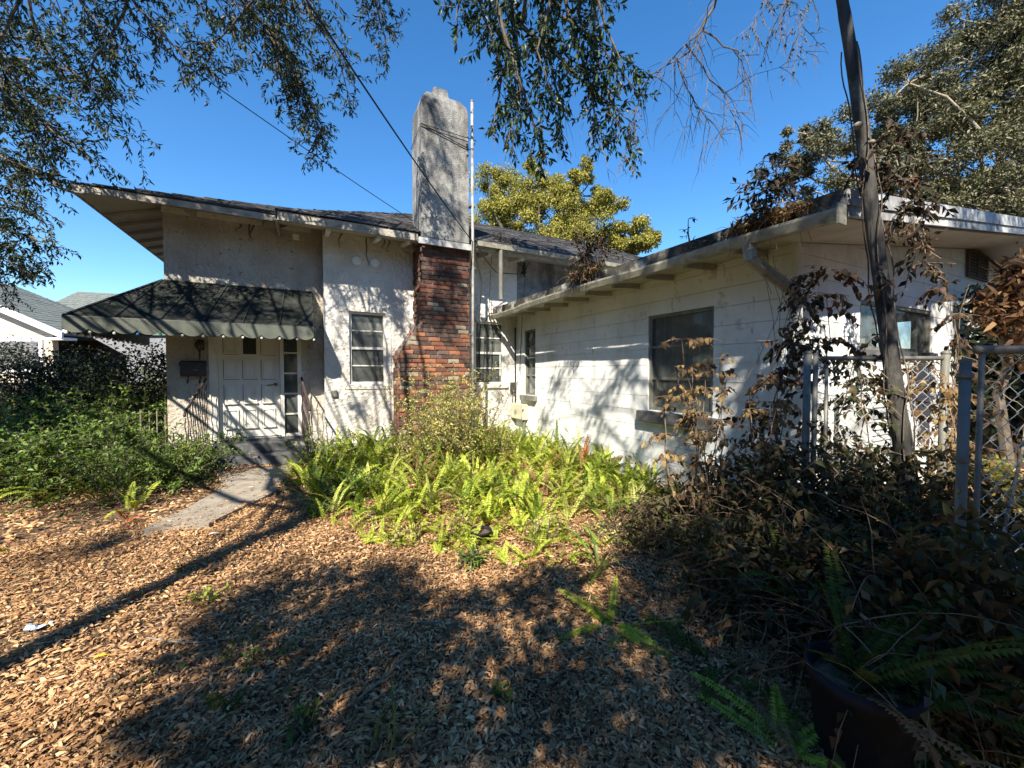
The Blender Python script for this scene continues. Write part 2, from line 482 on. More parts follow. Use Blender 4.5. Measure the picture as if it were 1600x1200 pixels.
# ================================================================== HOUSE
YD, YB, XW, YW = 8.8, 8.5, 4.5, 2.32
house = thing('house', (-.2, 8.8, 0), 'old white stucco and board house with brick chimney and low side wing', 'house')
WT = .2


def wall_y(x0, x1, z0, z1, Y, ops, name, mat):
    """wall with front face at Y; openings (x0,x1,z0,z1)"""
    mb = MB()
    xs = sorted({x0, x1, *[o[0] for o in ops], *[o[1] for o in ops]})
    for a, b in zip(xs[:-1], xs[1:]):
        segs = [(z0, z1)]
        for ox0, ox1, oz0, oz1 in ops:
            if ox0 < (a + b) / 2 < ox1:
                ns = []
                for s0, s1 in segs:
                    if oz0 > s0: ns.append((s0, min(oz0, s1)))
                    if oz1 < s1: ns.append((max(oz1, s0), s1))
                segs = ns
        for s0, s1 in segs: mb.box((a, Y, s0), (b, Y + WT, s1))
    return mb.build(name, mat, house)


# measured openings
DX0, DX1 = onY(338, 600, YD).x, onY(440, 600, YD).x
SILL = .41; DTOP = 2.43
SX0, SX1 = onY(444, 600, YD).x, onY(465, 600, YD).x
CX0 = onY(258, 500, YD).x
door_ops = [(DX0, DX1, SILL, DTOP), (SX0, SX1, SILL + .03, DTOP)]
BXL = onY(506, 500, YB).x
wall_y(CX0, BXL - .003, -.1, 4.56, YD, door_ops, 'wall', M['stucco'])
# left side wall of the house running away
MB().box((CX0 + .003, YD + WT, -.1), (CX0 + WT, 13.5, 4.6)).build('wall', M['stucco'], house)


def winrect_y(px0, px1, py0, py1, Y):
    a = onY(px0, (py0 + py1) / 2, Y).x; b = onY(px1, (py0 + py1) / 2, Y).x
    zt = onY((px0 + px1) / 2, py0, Y).z; zb = onY((px0 + px1) / 2, py1, Y).z
    return (a, b, zb, zt)


W1 = winrect_y(546, 603, 488, 600, YB)
W2 = winrect_y(742, 788, 503, 600, YB)
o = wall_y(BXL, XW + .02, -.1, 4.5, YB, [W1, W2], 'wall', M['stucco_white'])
MB().box((BXL, YB + WT, -.1), (BXL + .12, YD + .1, 4.45)).build('wall', M['stucco'], house)
# upper wall above the wing roof, to the right
wall_y(XW + .02, 12.5, 2.9, 4.5, YB, [], 'wall', M['stucco_grey'])


def window_y(r, Y, name_rows, mats, curtain=True, proud=.0):
    x0, x1, z0, z1 = r
    fr = MB(); t = .045; yf = Y + .035; yb = Y + .10
    fr.box((x0, yf, z0), (x0 + t, yb, z1)); fr.box((x1 - t, yf, z0), (x1, yb, z1))
    fr.box((x0 + t, yf, z0), (x1 - t, yb, z0 + t)); fr.box((x0 + t, yf, z1 - t), (x1 - t, yb, z1))
    zm = (z0 + z1) / 2
    fr.box((x0 + t, yf + .003, zm - .025), (x1 - t, yb, zm + .025))
    w = fr.build('window', mats, house)
    zt = (zm + .025 + z1 - t) / 2; zb = (zm - .025 + z0 + t) / 2
    for zz in (zt, zb):
        MB().box((x0 + t, yf + .012, zz - .011), (x1 - t, yb - .01, zz + .011)).build('sash_bar', mats, w)
    for a, b in ((z0 + t, zb - .011), (zb + .011, zm - .025), (zm + .025, zt - .011), (zt + .011, z1 - t)):
        MB().box((x0 + t, yf + .03, a), (x1 - t, yf + .035, b)).build('pane', M['glass'], w)
    # room behind
    rm = MB(); e = .02
    rm.box((x0 - .3, Y + .9, z0 - .3), (x1 + .3, Y + .92, z1 + .3))
    rm.build('dark_room', M['room'], w)
    if curtain:
        n = 28; pts = []
        c = MB()
        zc = zm if curtain == 'half' else z0 + .05
        for i in range(n):
            xa = x0 + (x1 - x0) * i / n; xb = x0 + (x1 - x0) * (i + 1) / n
            ya = Y + .15 + .006 * sin(i * 1.3); yb_ = Y + .15 + .006 * sin((i + 1) * 1.3)
            c.poly([(xa, ya, zc), (xb, yb_, zc), (xb, yb_, z1), (xa, ya, z1)])
        c.build('curtain', M['curtain'], w)
    return w


w1 = window_y(W1, YB, 2, M['paint_white'], 'half')
# raised plaster surround + sill
x0, x1, z0, z1 = W1; s = MB(); q = .1
s.box((x0 - q, YB - .02, z1 + .003), (x1 + q, YB + .03, z1 + q)); s.box((x0 - q, YB - .018, z0 - q), (x1 + q, YB + .03, z0 - .003))
s.box((x0 - q, YB - .016, z0 - .003), (x0 - .003, YB + .03, z1 + .003)); s.box((x1 + .003, YB - .016, z0 - .003), (x1 + q, YB + .03, z1 + .003))
s.build('surround', M['stucco_white'], w1)
w2 = window_y(W2, YB, 2, M['paint_white'], 'half')
x0, x1, z0, z1 = W2
MB().box((x0 - .05, YB - .05, z0 - .09), (x1 + .08, YB + .03, z0 - .003)).build('sill', M['paint_white'], w2)

# door -------------------------------------------------------------
dy = YD + .06
dl = MB(); dl.box((DX0 + .03, dy, SILL + .02), (DX1 - .03, dy + .04, DTOP - .02))
door = dl.build('door', M['door_paint'], house)
dw = DX1 - DX0 - .06; dh = DTOP - SILL - .04
cw = dw * .215; gapx = (dw - 3 * cw) / 4
rh = dh * .178; gapz = (dh - 4 * rh - .14) / 4
for c_ in range(3):
    for r_ in range(4):
        xa = DX0 + .03 + gapx + c_ * (cw + gapx); za = SILL + .02 + .17 + r_ * (rh + gapz)
        if c_ == 1 and r_ == 3:
            MB().box((xa, dy - .012, za), (xa + cw, dy - .004, za + rh)).build('door_window', M['canopy_rib'], door)
            fr = MB()
            for (a, b) in (((xa - .02, za - .02), (xa + cw + .02, za)), ((xa - .02, za + rh), (xa + cw + .02, za + rh + .02))): fr.box((a[0], dy - .014, a[1]), (b[0], dy - .002, b[1]))
            fr.build('panel_moulding', M['door_paint'], door)
            continue
        p = MB(); k = .022
        p.box((xa - .008, dy - .036, za - .008), (xa + cw + .008, dy, za + k)); p.box((xa, dy - .024, za + rh - k), (xa + cw, dy, za + rh))
        p.box((xa, dy - .0225, za + k), (xa + k, dy, za + rh - k)); p.box((xa + cw - k, dy - .0225, za + k), (xa + cw, dy, za + rh - k))
        p.box((xa + k + .014, dy - .009, za + k + .014), (xa + cw - k - .014, dy, za + rh - k - .014))
        p.build('panel', M['door_paint'], door)
        gl = MB(); gl.box((xa - .012, dy - .0035, za - .018), (xa + cw + .012, dy - .0005, za - .009)); gl.box((xa - .018, dy - .0035, za - .009), (xa - .009, dy - .0005, za + rh)); gl.build('panel_shade_line', M['fence_wood'], door)  # dark strips paint a shade line below and beside each raised panel
hd = MB(); hx = DX1 - .10; hz = SILL + 1.0
hd.ball((hx, dy - .03, hz), .032, 10, 6); hd.tube([(hx, dy - .05, hz), (hx - .14, dy - .05, hz - .015)], .011, 6)
hd.build('door_handle', M['galv'], door)
jm = MB()
jm.box((DX0 - .1, YD - .02, SILL), (DX0 + .02, YD + .12, DTOP + .08)); jm.box((DX1 - .02, YD - .018, SILL), (SX0 + .0, YD + .12, DTOP + .08))
jm.box((SX1, YD - .02, SILL), (SX1 + .07, YD + .12, DTOP + .08)); jm.box((DX0 + .02, YD - .016, DTOP - .01), (SX1, YD + .12, DTOP + .08))
jm.build('door_frame', M['paint_white'], house)
sl = MB(); nb = 5
sz0 = SILL + .03; sh = (DTOP - .02 - sz0) / nb
for i in range(nb + 1):
    sl.box((SX0, YD + .01, sz0 + i * sh - .015), (SX1, YD + .05, sz0 + i * sh + .015))
side = sl.build('sidelight', M['paint_white'], house)
for i in range(nb):
    MB().box((SX0, YD + .03, sz0 + i * sh + .015), (SX1, YD + .035, sz0 + (i + 1) * sh - .015)).build('pane', M['glass'], side)
MB().box((SX0 - .1, YD + .5, SILL), (SX1 + .1, YD + .52, DTOP)).build('dark_room', M['room'], side)
MB().box((DX0 - .05, YD - .05, SILL - .06), (SX1 + .07, YD + .1, SILL - .003)).build('threshold', M['step'], house)

# round wall vents
for (a, b) in ((557, 409), (585, 412)):
    p = onY(a, b, YB)
    mb = MB(); n = 16
    mb.extrude([(p.x + .085 * cos(2 * pi * i / n), YB - .06, p.z + .085 * sin(2 * pi * i / n)) for i in range(n)], (0, .08, 0))
    mb.build('round_vent', M['far_white'], house)
p = onY(522, 615, YB)
MB().box((p.x - .05, YB - .05, p.z - .06), (p.x + .05, YB + .01, p.z + .06)).build('outlet_box', M['galv'], house, bevel=.006)
# plaster ledge line at right of the vents + conduit strip next to sidelight
p = onY(483, 500, YD)
MB().box((p.x - .008, YD - .015, SILL), (p.x + .008, YD + .01, 2.6)).build('conduit', M['stucco'], house)

# dried root traces and drips on the stucco under the eaves
random.seed(91)
for (a, b, L_) in ((388, 345, .38), (397, 352, .3), (375, 350, .15), (535, 365, .3), (572, 372, .55), (600, 374, .2), (608, 372, .3)):
    yy = (YD if a < 505 else YB) - .008; p_ = onY(a, b, yy); q_ = [p_]
    for i_ in range(9): q_.append(q_[-1] + Vector((random.gauss(0, .018), 0, -L_ / 9)))
    MB().tube(q_, [.012 - .001 * i_ for i_ in range(10)], 4).build('root_trace', M['vine_stem'] if False else M['black_metal'], house)
random.seed(92)
# ---------------------------------------------------------------- roofs
def shingle_sheet(A, B, Cc, D, rows, tabw, mat, parent, name='shingles'):
    """A-B eave edge, D-C ridge edge (A below D). tabs with staggered joints."""
    A, B, Cc, D = map(Vector, (A, B, Cc, D))
    mb = MB()
    nrmv = (B - A).cross(D - A).normalized()
    if nrmv.z < 0: nrmv = -nrmv
    for r in range(rows):
        t0 = r / rows; t1 = (r + 1.12) / rows
        a0 = A.lerp(D, t0); b0 = B.lerp(Cc, t0); a1 = A.lerp(D, min(t1, 1)); b1 = B.lerp(Cc, min(t1, 1))
        L0 = (b0 - a0).length
        n = max(1, int(L0 / tabw)); off = random.random()
        cuts = [0] + [min(1, max(0, (i + off) / n)) for i in range(n)] + [1]
        for c0, c1 in zip(cuts[:-1], cuts[1:]):
            if c1 - c0 < 1e-4: continue
            g = .006 / max(L0, .1)
            lift = random.uniform(.010, .026)
            p0 = a0.lerp(b0, c0 + g) + nrmv * lift; p1 = a0.lerp(b0, c1 - g) + nrmv * lift
            p2 = a1.lerp(b1, c1 - g) + nrmv * .004; p3 = a1.lerp(b1, c0 + g) + nrmv * .004
            mb.poly([p0, p1, p2, p3])
            mb.poly([p0 - nrmv * lift * .95, p1 - nrmv * lift * .95, p1, p0])
    o = mb.build(name, mat, parent); o['kind'] = 'stuff'
    return o


R1 = dict(x0=-2.97, y0=8.01, z=4.36, s=.41)
e = R1
E0 = Vector((e['x0'], e['y0'], e['z'])); t = 3.0
roof1 = MB()
A = Vector((-2.97, 8.01, 4.36)); Bp = Vector((1.0, 8.01, 4.36)); P1 = Vector((.03, 11.01, 4.36 + 3 * .41)); P2 = Vector((1.0, 11.01, 4.36 + 3 * .41))
Cb = Vector((-2.97, 14.0, 4.36)); Db = Vector((1.0, 14.0, 4.36))
roof1.poly([A, Bp, P2, P1]); roof1.poly([A, P1, Cb]); roof1.poly([Cb, P1, P2, Db])
r1 = roof1.build('roof', M['shingle'], house)
shingle_sheet(A - Vector((.02, .03, .006)), Bp - Vector((0, .03, .006)), P2, P1, 16, .3, M['shingle'], r1)
shingle_sheet(Cb, A, P1 + Vector((0, -.01, 0)), P1, 16, .3, M['shingle'], r1)
# soffit planes, sloping from wall top to the eave, with boards & rafters
zs_w, zs_e = 4.50, 4.25
def soffit_front(xa, xb, ye, yw, name='soffit'):
    mb = MB(); mb.extrude([(xa, ye, zs_e), (xb, ye, zs_e), (xb, yw, zs_w), (xa, yw, zs_w)], (0, 0, .03)); return mb.build(name, M['soffit'], house)
# front strip as two pieces meeting on the hip mitre
mb = MB(); mb.extrude([(-2.95, 8.03, zs_e), (.3, 8.03, zs_e), (.3, 8.8, zs_w), (CX0, 8.8, zs_w)], (0, 0, .03)); mb.build('soffit', M['soffit'], house)
mb = MB(); mb.extrude([(-2.95, 8.03, zs_e), (CX0, 8.8, zs_w), (CX0, 13.4, zs_w), (-2.95, 13.9, zs_e)], (0, 0, .03)); mb.build('soffit', M['soffit'], house)
for i in range(9):   # rafter tails along the left overhang
    y = 8.95 + i * .5
    MB().extrude([(-2.93, y, zs_e - .055), (-2.93, y + .05, zs_e - .055), (CX0 + .0, y + .05, zs_w - .06), (CX0 + .0, y, zs_w - .06)], (0, 0, .052)).build('rafter', M['soffit'], house)
for x in (-1.75, -.75):
    MB().extrude([(x, 8.3, zs_e + .02), (x + .07, 8.3, zs_e + .02), (x + .07, 8.8, zs_w - .13), (x, 8.8, zs_w - .13)], (0, 0, .1)).build('rafter', M['soffit'], house)
MB().box((CX0 - .01, 8.775, 4.37), (BXL - .2, 8.799, 4.47)).build('frieze_board', M['paint_white'], house)
# fascia of roof 1
mb = MB(); mb.box((-2.97, 8.0, 4.24), (-.45, 8.028, 4.345)); mb.build('fascia', M['trim_old'], house)
mb = MB(); mb.box((-2.985, 8.0, 4.24), (-2.955, 14.0, 4.345)); mb.build('fascia', M['trim_old'], house)

# roof 2
YE = 7.78; ZE = 4.37; SL = .5
a = Vector((-.42, YE, ZE)); b = Vector((12.8, YE, ZE)); c = Vector((9.1, 11.5, ZE + SL * 3.72)); d = Vector((3.3, 11.5, ZE + SL * 3.72))
a2 = Vector((-.42, 15.22, ZE)); b2 = Vector((12.8, 15.22, ZE))
mb = MB(); mb.poly([a, b, c, d]); mb.poly([a, d, a2]); mb.poly([b, b2, c]); mb.poly([a2, d, c, b2])
r2 = mb.build('roof', M['shingle'], house)
shingle_sheet(a - Vector((.02, .04, .01)), b - Vector((0, .04, .01)), c, d, 26, .3, M['shingle'], r2)
shingle_sheet(a2, a - Vector((.02, 0, 0)), d, d + Vector((0, .01, 0)), 22, .3, M['shingle'], r2)
XCL, XCR = 2.03, 3.06
mb = MB(); mb.extrude([(-.41, YE + .03, 4.19), (12.7, YE + .03, 4.19), (12.7, YB, 4.36), (-.41, YB, 4.36)], (0, 0, .03)); mb.build('soffit', M['soffit'], house)
mb = MB(); mb.box((-.43, YE - .01, 4.20), (XCL - .08, YE + .025, 4.345)); mb.build('fascia', M['trim_old'], house)
mb = MB(); mb.box((XCL - .08, YE - .085, 4.14), (XCR + .04, YE - .052, 4.26)); mb.build('fascia', M['fascia'], house)
mb = MB(); mb.box((XCR + .05, YE - .01, 4.20), (12.7, YE + .025, 4.345)); mb.build('fascia', M['trim_old'], house)
mb = MB(); mb.extrude([(XCR + .1, YE - .02, 4.26), (XCR + .1, YE - .11, 4.26), (XCR + .1, YE - .13, 4.35), (XCR + .1, YE - .115, 4.35), (XCR + .1, YE - .1, 4.275), (XCR + .1, YE - .02, 4.275)], (9, 0, 0)); mb.build('gutter', M['gutter'], house)
mb = MB(); mb.box((-.445, YE - .01, 4.19), (-.41, YB + .35, 4.34)); mb.build('fascia', M['trim_old'], house)
mb = MB(); mb.box((-.2, YB - .055, 4.10), (-.1, YB - .03, 4.2)); mb.build('rafter', M['paint_white'], house)
for x in (BXL + .03, 1.2, 1.75, 3.5, 4.3):
    MB().extrude([(x, YE + .1, 4.15), (x + .08, YE + .1, 4.15), (x + .08, YB, 4.25), (x, YB, 4.25)], (0, 0, .06)).build('rafter', M['paint_white'], house)
# downspout from the upper gutter
p = onY(780, 400, YE + .02)
mb = MB(); mb.tube([(p.x, YE - .06, 4.26), (p.x, YE - .06, 3.2)], .045, 10); mb.build('downspout', M['galv'], house)

# ---------------------------------------------------------------- chimney
chim = MB()
# core (mortar) of the brick stack with shoulder on the left
BH = .088
YC = 7.86
XL0 = 1.60
def left_x(z):
    if z < 2.0: return XL0
    if z > 2.62: return XCL
    return XL0 + (XCL - XL0) * (z - 2.0) / .62
core = [(XL0 + .02, YC + .02, -.1), (XCR - .02, YC + .02, -.1), (XCR - .02, YC + .02, 4.2), (XCL + .02, YC + .02, 4.2), (XCL + .02, YC + .02, 2.66), (XL0 + .02, YC + .02, 2.04)]
chim.extrude(core, (0, YB - YC - .02, 0))
ch = chim.build('chimney', M['mortar'], house)
z = 0.42; row = 0
brick_cache = {}
def brick(x0, x1, y0, y1, z0, z1):
    mb = MB()
    j = lambda s: random.uniform(-s, s)
    x0 += .003 + j(.006); x1 += -.003 + j(.006); z0 += j(.005); z1 += j(.005)
    b = .006
    # box with chamfered front
    yf = y0 + j(.011)
    if abs(x0 - left_x(z0 + BH * .5)) < .02: x0 += j(.022)
    mb.v = [(x0 + b, yf, z0 + b), (x1 - b, yf + j(.003), z0 + b), (x1 - b, yf, z1 - b), (x0 + b, yf + j(.003), z1 - b),
            (x0, yf + b, z0), (x1, yf + b, z0), (x1, yf + b, z1), (x0, yf + b, z1), (x0, y1, z0), (x1, y1, z0), (x1, y1, z1), (x0, y1, z1)]
    mb.f = [(0, 1, 2, 3), (0, 4, 5, 1), (1, 5, 6, 2), (2, 6, 7, 3), (3, 7, 4, 0), (4, 8, 9, 5), (5, 9, 10, 6), (6, 10, 11, 7), (7, 11, 8, 4)]
    w_ = random.choices(range(6), [3, 5, 6, 1, .8, 3])[0] if z0 > 2.6 else random.choices(range(6), [4, 3, 2.5, 5, 2.4, 3])[0]  # lower bricks picked paler and more orange, putting sunlight into their colour
    mb.build('brick', BR[w_], ch, origin=((x0 + x1) / 2, y0, (z0 + z1) / 2))
nb_ = 0; ovb = [MB(), MB()]
while z < 4.16:
    xl = left_x(z + BH * .5)
    z1 = min(z + BH - .011, 4.17)
    bw = .245
    x = xl - (bw * .5 if row % 2 else 0)
    while x < XCR - .02:
        a_ = max(x, xl); b_ = min(x + bw - .012, XCR)
        if b_ - a_ > .04:
            brick(a_, b_, YC, YC + .07, z, z1); nb_ += 1
        x += bw
    # left return
    y = YC + .085
    k = 0
    lens = [.14, .245, .2] if row % 2 else [.245, .2, .14]
    for ln in lens:
        y1_ = min(y + ln - .012, YB - .003)
        if y1_ - y > .04:
            if z > 1.35 and nb_ < 296: brick(xl - .002, xl + .06, y, y1_, z, z1); nb_ += 1
            else: random.choice(ovb).box((xl - .002 - random.uniform(0, .006), y, z), (xl + .06, y1_, z1))
        y += ln
    z += BH; row += 1
for i_, m_ in enumerate(ovb):
    if m_.v: m_.build('brick', BR[i_], ch)['kind'] = 'stuff'
# stucco stack above the roof
ys0 = 7.70; zt_ = 7.12
def ring(x0, x1, y0, y1, z): return [(x0, y0, z), (x1, y0, z), (x1, y1, z), (x0, y1, z)]
mb = MB()
levels = [(0, 0, 4.27), (.0, .0, 5.2), (.005, .0, 6.2), (.008, .008, 6.86), (.035, .03, 6.99), (.15, .10, 7.13)]
base = 0
rings = []
for dx, dy_, zz in levels:
    rings.append(ring(XCL - .02 + dx, XCR - .07 - dx, ys0 + dy_, 8.45 - dy_, zz))
for i, r in enumerate(rings): mb.v += r
for i in range(len(rings) - 1):
    for k in range(4):
        k2 = (k + 1) % 4
        mb.f.append((4 * i + k, 4 * i + k2, 4 * i + 4 + k2, 4 * i + 4 + k))
n = len(mb.v); mb.f.append((n - 4, n - 3, n - 2, n - 1)); mb.f.append((3, 2, 1, 0))
st = mb.build('chimney_stack', M['stucco_grey'], house)
md = st.modifiers.new('bevel', 'BEVEL'); md.width = .012; md.segments = 2
mb = MB(); mb.extrude([(2.26, 7.9, 7.10), (2.66, 7.9, 7.10), (2.60, 7.9, 7.34), (2.33, 7.9, 7.34)], (0, .35, 0)); mb.build('chimney_pot', M['stucco_grey'], st)
bandz = 6.25
mb = MB(); mb.tube([(XCR + .06, 7.66, 6.36), (XCL - .03, 7.67, 6.4), (XCL - .035, 8.46, 6.30)], .008, 5); mb.tube([(XCL - .03, 7.67, 6.4), (XCR - .02, 7.675, 6.15), (XCR + .06, 7.66, 6.36)], .010, 5); mb.build('tie_wire', M['black_metal'], st)
# mast pipe
px = onY(737, 400, 7.66)
mast = thing('mast_pipe', (px.x, 7.62, 0), 'tall thin pale pipe running up beside the brick chimney', 'pipe')
mb = MB(); mb.tube([(px.x, 7.62, 0), (px.x + .01, 7.62, 3.5), (px.x, 7.62, 7.08)], .029, 10); mb.build('pipe', M['pipe'], mast, smooth=True)
MB().ball((px.x, 7.62, 7.09), .036, 10, 6).build('pipe_cap', M['galv'], mast)
for zz in (3.75, 5.0, 2.4):
    MB().box((px.x - .06, 7.60, zz), (px.x + .06, 7.74, zz + .03)).build('clamp', M['galv'], mast)

# ---------------------------------------------------------------- wing
def board_wall(o0, u, nv, L, z0, top, ops, course, parent, mat, th=.025):
    """boards proud of plane at o0 + u*s ; nv outward normal; top(s) height function"""
    o0 = Vector(o0); u = Vector(u); nv = Vector(nv)
    z = z0
    zmax = max(top(0), top(L))
    while z < zmax - .02:
        z1 = z + course - .005
        cuts = sorted({0, L, *[c for q in ops for c in (q[0], q[1]) if q[2] < z1 and q[3] > z]})
        for a, b in zip(cuts[:-1], cuts[1:]):
            m_ = (a + b) / 2
            segs = [(z, z1)]
            for q in ops:
                if q[0] < m_ < q[1]:
                    ns = []
                    for s0, s1 in segs:
                        if q[2] > s0: ns.append((s0, min(q[2], s1)))
                        if q[3] < s1: ns.append((max(q[3], s0), s1))
                    segs = ns
            for s0, s1 in segs:
                if s1 - s0 < .02: continue
                k = 1 if top(0) == top(L) else 6
                for i in range(k):
                    aa = a + (b - a) * i / k; bb = a + (b - a) * (i + 1) / k
                    if k > 1 and (top(aa) >= s1 and top(bb) >= s1):
                        pass
                ta, tb = top(a), top(b)
                # clip polygon against top line
                pts = [(a, s0), (b, s0), (b, s1), (a, s1)]
                out = []
                for i in range(4):
                    p, q2 = pts[i], pts[(i + 1) % 4]
                    fp = p[1] - (ta + (tb - ta) * (p[0] - a) / (b - a)); fq = q2[1] - (ta + (tb - ta) * (q2[0] - a) / (b - a))
                    if fp <= 0: out.append(p)
                    if (fp < 0 < fq) or (fq < 0 < fp):
                        tt = fp / (fp - fq); out.append((p[0] + (q2[0] - p[0]) * tt, p[1] + (q2[1] - p[1]) * tt))
                if len(out) < 3: continue
                dth = th + random.uniform(-.001, .001)
                lean = .004
                P3 = [o0 + u * s_ + Vector((0, 0, zz)) + nv * (dth + lean * (s1 - zz) / course) for s_, zz in out]
                mb = MB(); mb.extrude(P3, nv * -(dth * .8)); mb.build('siding_board', mat, parent)
        z += course


XWI = XW
YE2 = YB - .003
# solid backing walls (parts named wall) with real openings
def winrect_x(px0, px1, pyt, pyb, X):
    a = onX(px0, (pyt + pyb) / 2, X).y; b = onX(px1, (pyt + pyb) / 2, X).y
    y0, y1 = min(a, b), max(a, b)
    return [y0, y1, 0, 0]
WL = winrect_x(1013, 1115, 480, 650, XW); WL[3] = onX(1113, 478, XW).z; WL[2] = onX(1013, 640, XW).z
WS = winrect_x(820, 837, 515, 618, XW); WS[3] = onX(828, 515, XW).z; WS[2] = onX(828, 617, XW).z
print('large wing window', WL, 'small', WS)
def wall_x(y0, y1, z0, z1, X, ops, mat):
    mb = MB()
    ys = sorted({y0, y1, *[o[0] for o in ops], *[o[1] for o in ops]})
    for a, b in zip(ys[:-1], ys[1:]):
        segs = [(z0, z1)]
        for q in ops:
            if q[0] < (a + b) / 2 < q[1]: segs = [(z0, q[2]), (q[3], z1)]
        for s0, s1 in segs: mb.box((X, a, s0), (X + WT, b, s1))
    return mb.build('wall', mat, house)
wing_wall = wall_x(YW + .02, YE2, -.1, 3.02, XW + .012, [WL, WS], M['siding'])
opsL = [(q[0] - YW, q[1] - YW, q[2], q[3]) for q in (WL, WS)]
board_wall((XW + .02, YW, 0), (0, 1, 0), (-1, 0, 0), YE2 - YW, -.07, lambda s: 3.0, opsL, .228, wing_wall, M['siding'])

def window_x(r, X, bars, parent, mullion=None):
    y0, y1, z0, z1 = r; t = .045
    fr = MB(); xf = X + .02; xb = X + .1
    fr.box((xf, y0, z0), (xb, y0 + t, z1)); fr.box((xf, y1 - t, z0), (xb, y1, z1)); fr.box((xf, y0 + t, z0), (xb, y1 - t, z0 + t)); fr.box((xf, y0 + t, z1 - t), (xb, y1 - t, z1))
    w = fr.build('window', M['galv'], parent)
    zs = [z0 + t] + [z0 + (z1 - z0) * b for b in bars] + [z1 - t]
    for b in bars:
        zz = z0 + (z1 - z0) * b
        MB().box((xf + .005, y0 + t, zz - .018), (xb - .01, y1 - t, zz + .018)).build('sash_bar', M['galv'], w)
    for i in range(len(zs) - 1):
        MB().box((xf + .035, y0 + t, zs[i] + (.018 if i else 0)), (xf + .04, y1 - t, zs[i + 1] - (.018 if i < len(zs) - 2 else 0))).build('pane', M['glass'], w)
    n = 26; c = MB()
    for i in range(n):
        a = y0 + (y1 - y0) * i / n; b = y0 + (y1 - y0) * (i + 1) / n
        c.poly([(X + .22 + .015 * sin(i * 2.1), a, z0), (X + .22 + .015 * sin(i * 2.1 + 2.1), b, z0), (X + .22 + .015 * sin(i * 2.1 + 2.1), b, z1), (X + .22 + .015 * sin(i * 2.1), a, z1)])
    c.build('curtain', M['curtain'], w)
    return w
wlg = window_x(WL, XW, (.335, .665), house)
MB().box((XW - .12, WL[0] - .08, WL[2] - .17), (XW + .03, WL[1] + .12, WL[2] - .015)).build('sill', M['step'], wlg, bevel=.01)
wsm = window_x(WS, XW, (.3, .72), house)
MB().box((XW - .1, WS[0] - .08, WS[2] - .13), (XW + .03, WS[1] + .08, WS[2] - .01)).build('sill', M['galv'], wsm, bevel=.01)

# right face of the wing (gable end)
XR = 14.7; XRI = 9.6
topf = lambda s: 2.98 + .127 * s if s < XRI - XW else 2.98 + .127 * (2 * (XRI - XW) - s)
wra, wrb = onY(1344, 540, YW).x, onY(1456, 540, YW).x
WR = (wra, wrb, 1.92, 2.52)
print('right window', WR)
mb = MB()
mb.extrude([(XW + .012, YW + .03, -.1), (wra, YW + .03, -.1), (wra, YW + .03, 3.1), (XW + .012, YW + .03, 2.93)], (0, WT, 0))
mb.extrude([(wra, YW + .03, -.1), (wrb, YW + .03, -.1), (wrb, YW + .03, 1.92), (wra, YW + .03, 1.92)], (0, WT, 0))
mb.extrude([(wra, YW + .03, 2.52), (wrb, YW + .03, 2.52), (wrb, YW + .03, 3.35), (wra, YW + .03, 3.1)], (0, WT, 0))
mb.extrude([(wrb, YW + .03, -.1), (XR, YW + .03, -.1), (XR, YW + .03, 2.93), (XRI, YW + .03, 3.58), (wrb, YW + .03, 3.35)], (0, WT, 0))
rw = mb.build('wall', M['siding'], house)
Lh = XRI - XW
board_wall((XW, YW + .035, 0), (1, 0, 0), (0, -1, 0), Lh, -.07, lambda s: 2.98 + .127 * s, [(wra - XW, wrb - XW, 1.92, 2.52)], .228, rw, M['siding'])
board_wall((XRI + .004, YW + .035, 0), (1, 0, 0), (0, -1, 0), XR - XRI, -.07, lambda s: 2.98 + .127 * (Lh - s), [], .228, rw, M['siding'])
# corner post
MB().box((XW - .035, YW - .03, -.07), (XW + .03, YW + .035, 2.98)).build('corner_board', M['siding'], house)
# right window
x0, x1, z0, z1 = WR; t = .045; fr = MB(); yf, yb = YW + .02, YW + .1
xm = x0 + (x1 - x0) * .42
fr.box((x0, yf, z0), (x0 + t, yb, z1)); fr.box((x1 - t, yf, z0), (x1, yb, z1)); fr.box((x0 + t, yf, z0), (x1 - t, yb, z0 + t)); fr.box((x0 + t, yf, z1 - t), (x1 - t, yb, z1)); fr.box((xm - .03, yf, z0 + t), (xm + .03, yb, z1 - t))
wr_ = fr.build('window', M['galv'], house)
for a, b in ((x0 + t, xm - .03), (xm + .03, x1 - t)):
    MB().box((a, yf + .03, z0 + t), (b, yf + .035, z1 - t)).build('pane', M['glass'], wr_)
MB().box((x0, YW + .3, z0 - .1), (xm, YW + .32, z1 + .1)).build('curtain', M['curtain'], wr_)
MB().box((xm, YW + .7, z0 - .2), (x1 + .2, YW + .72, z1 + .2)).build('dark_room', M['room'], wr_)
MB().box((x0 - .06, YW - .05, z0 - .08), (x1 + .06, YW + .03, z0 - .004)).build('sill', M['step'], wr_)
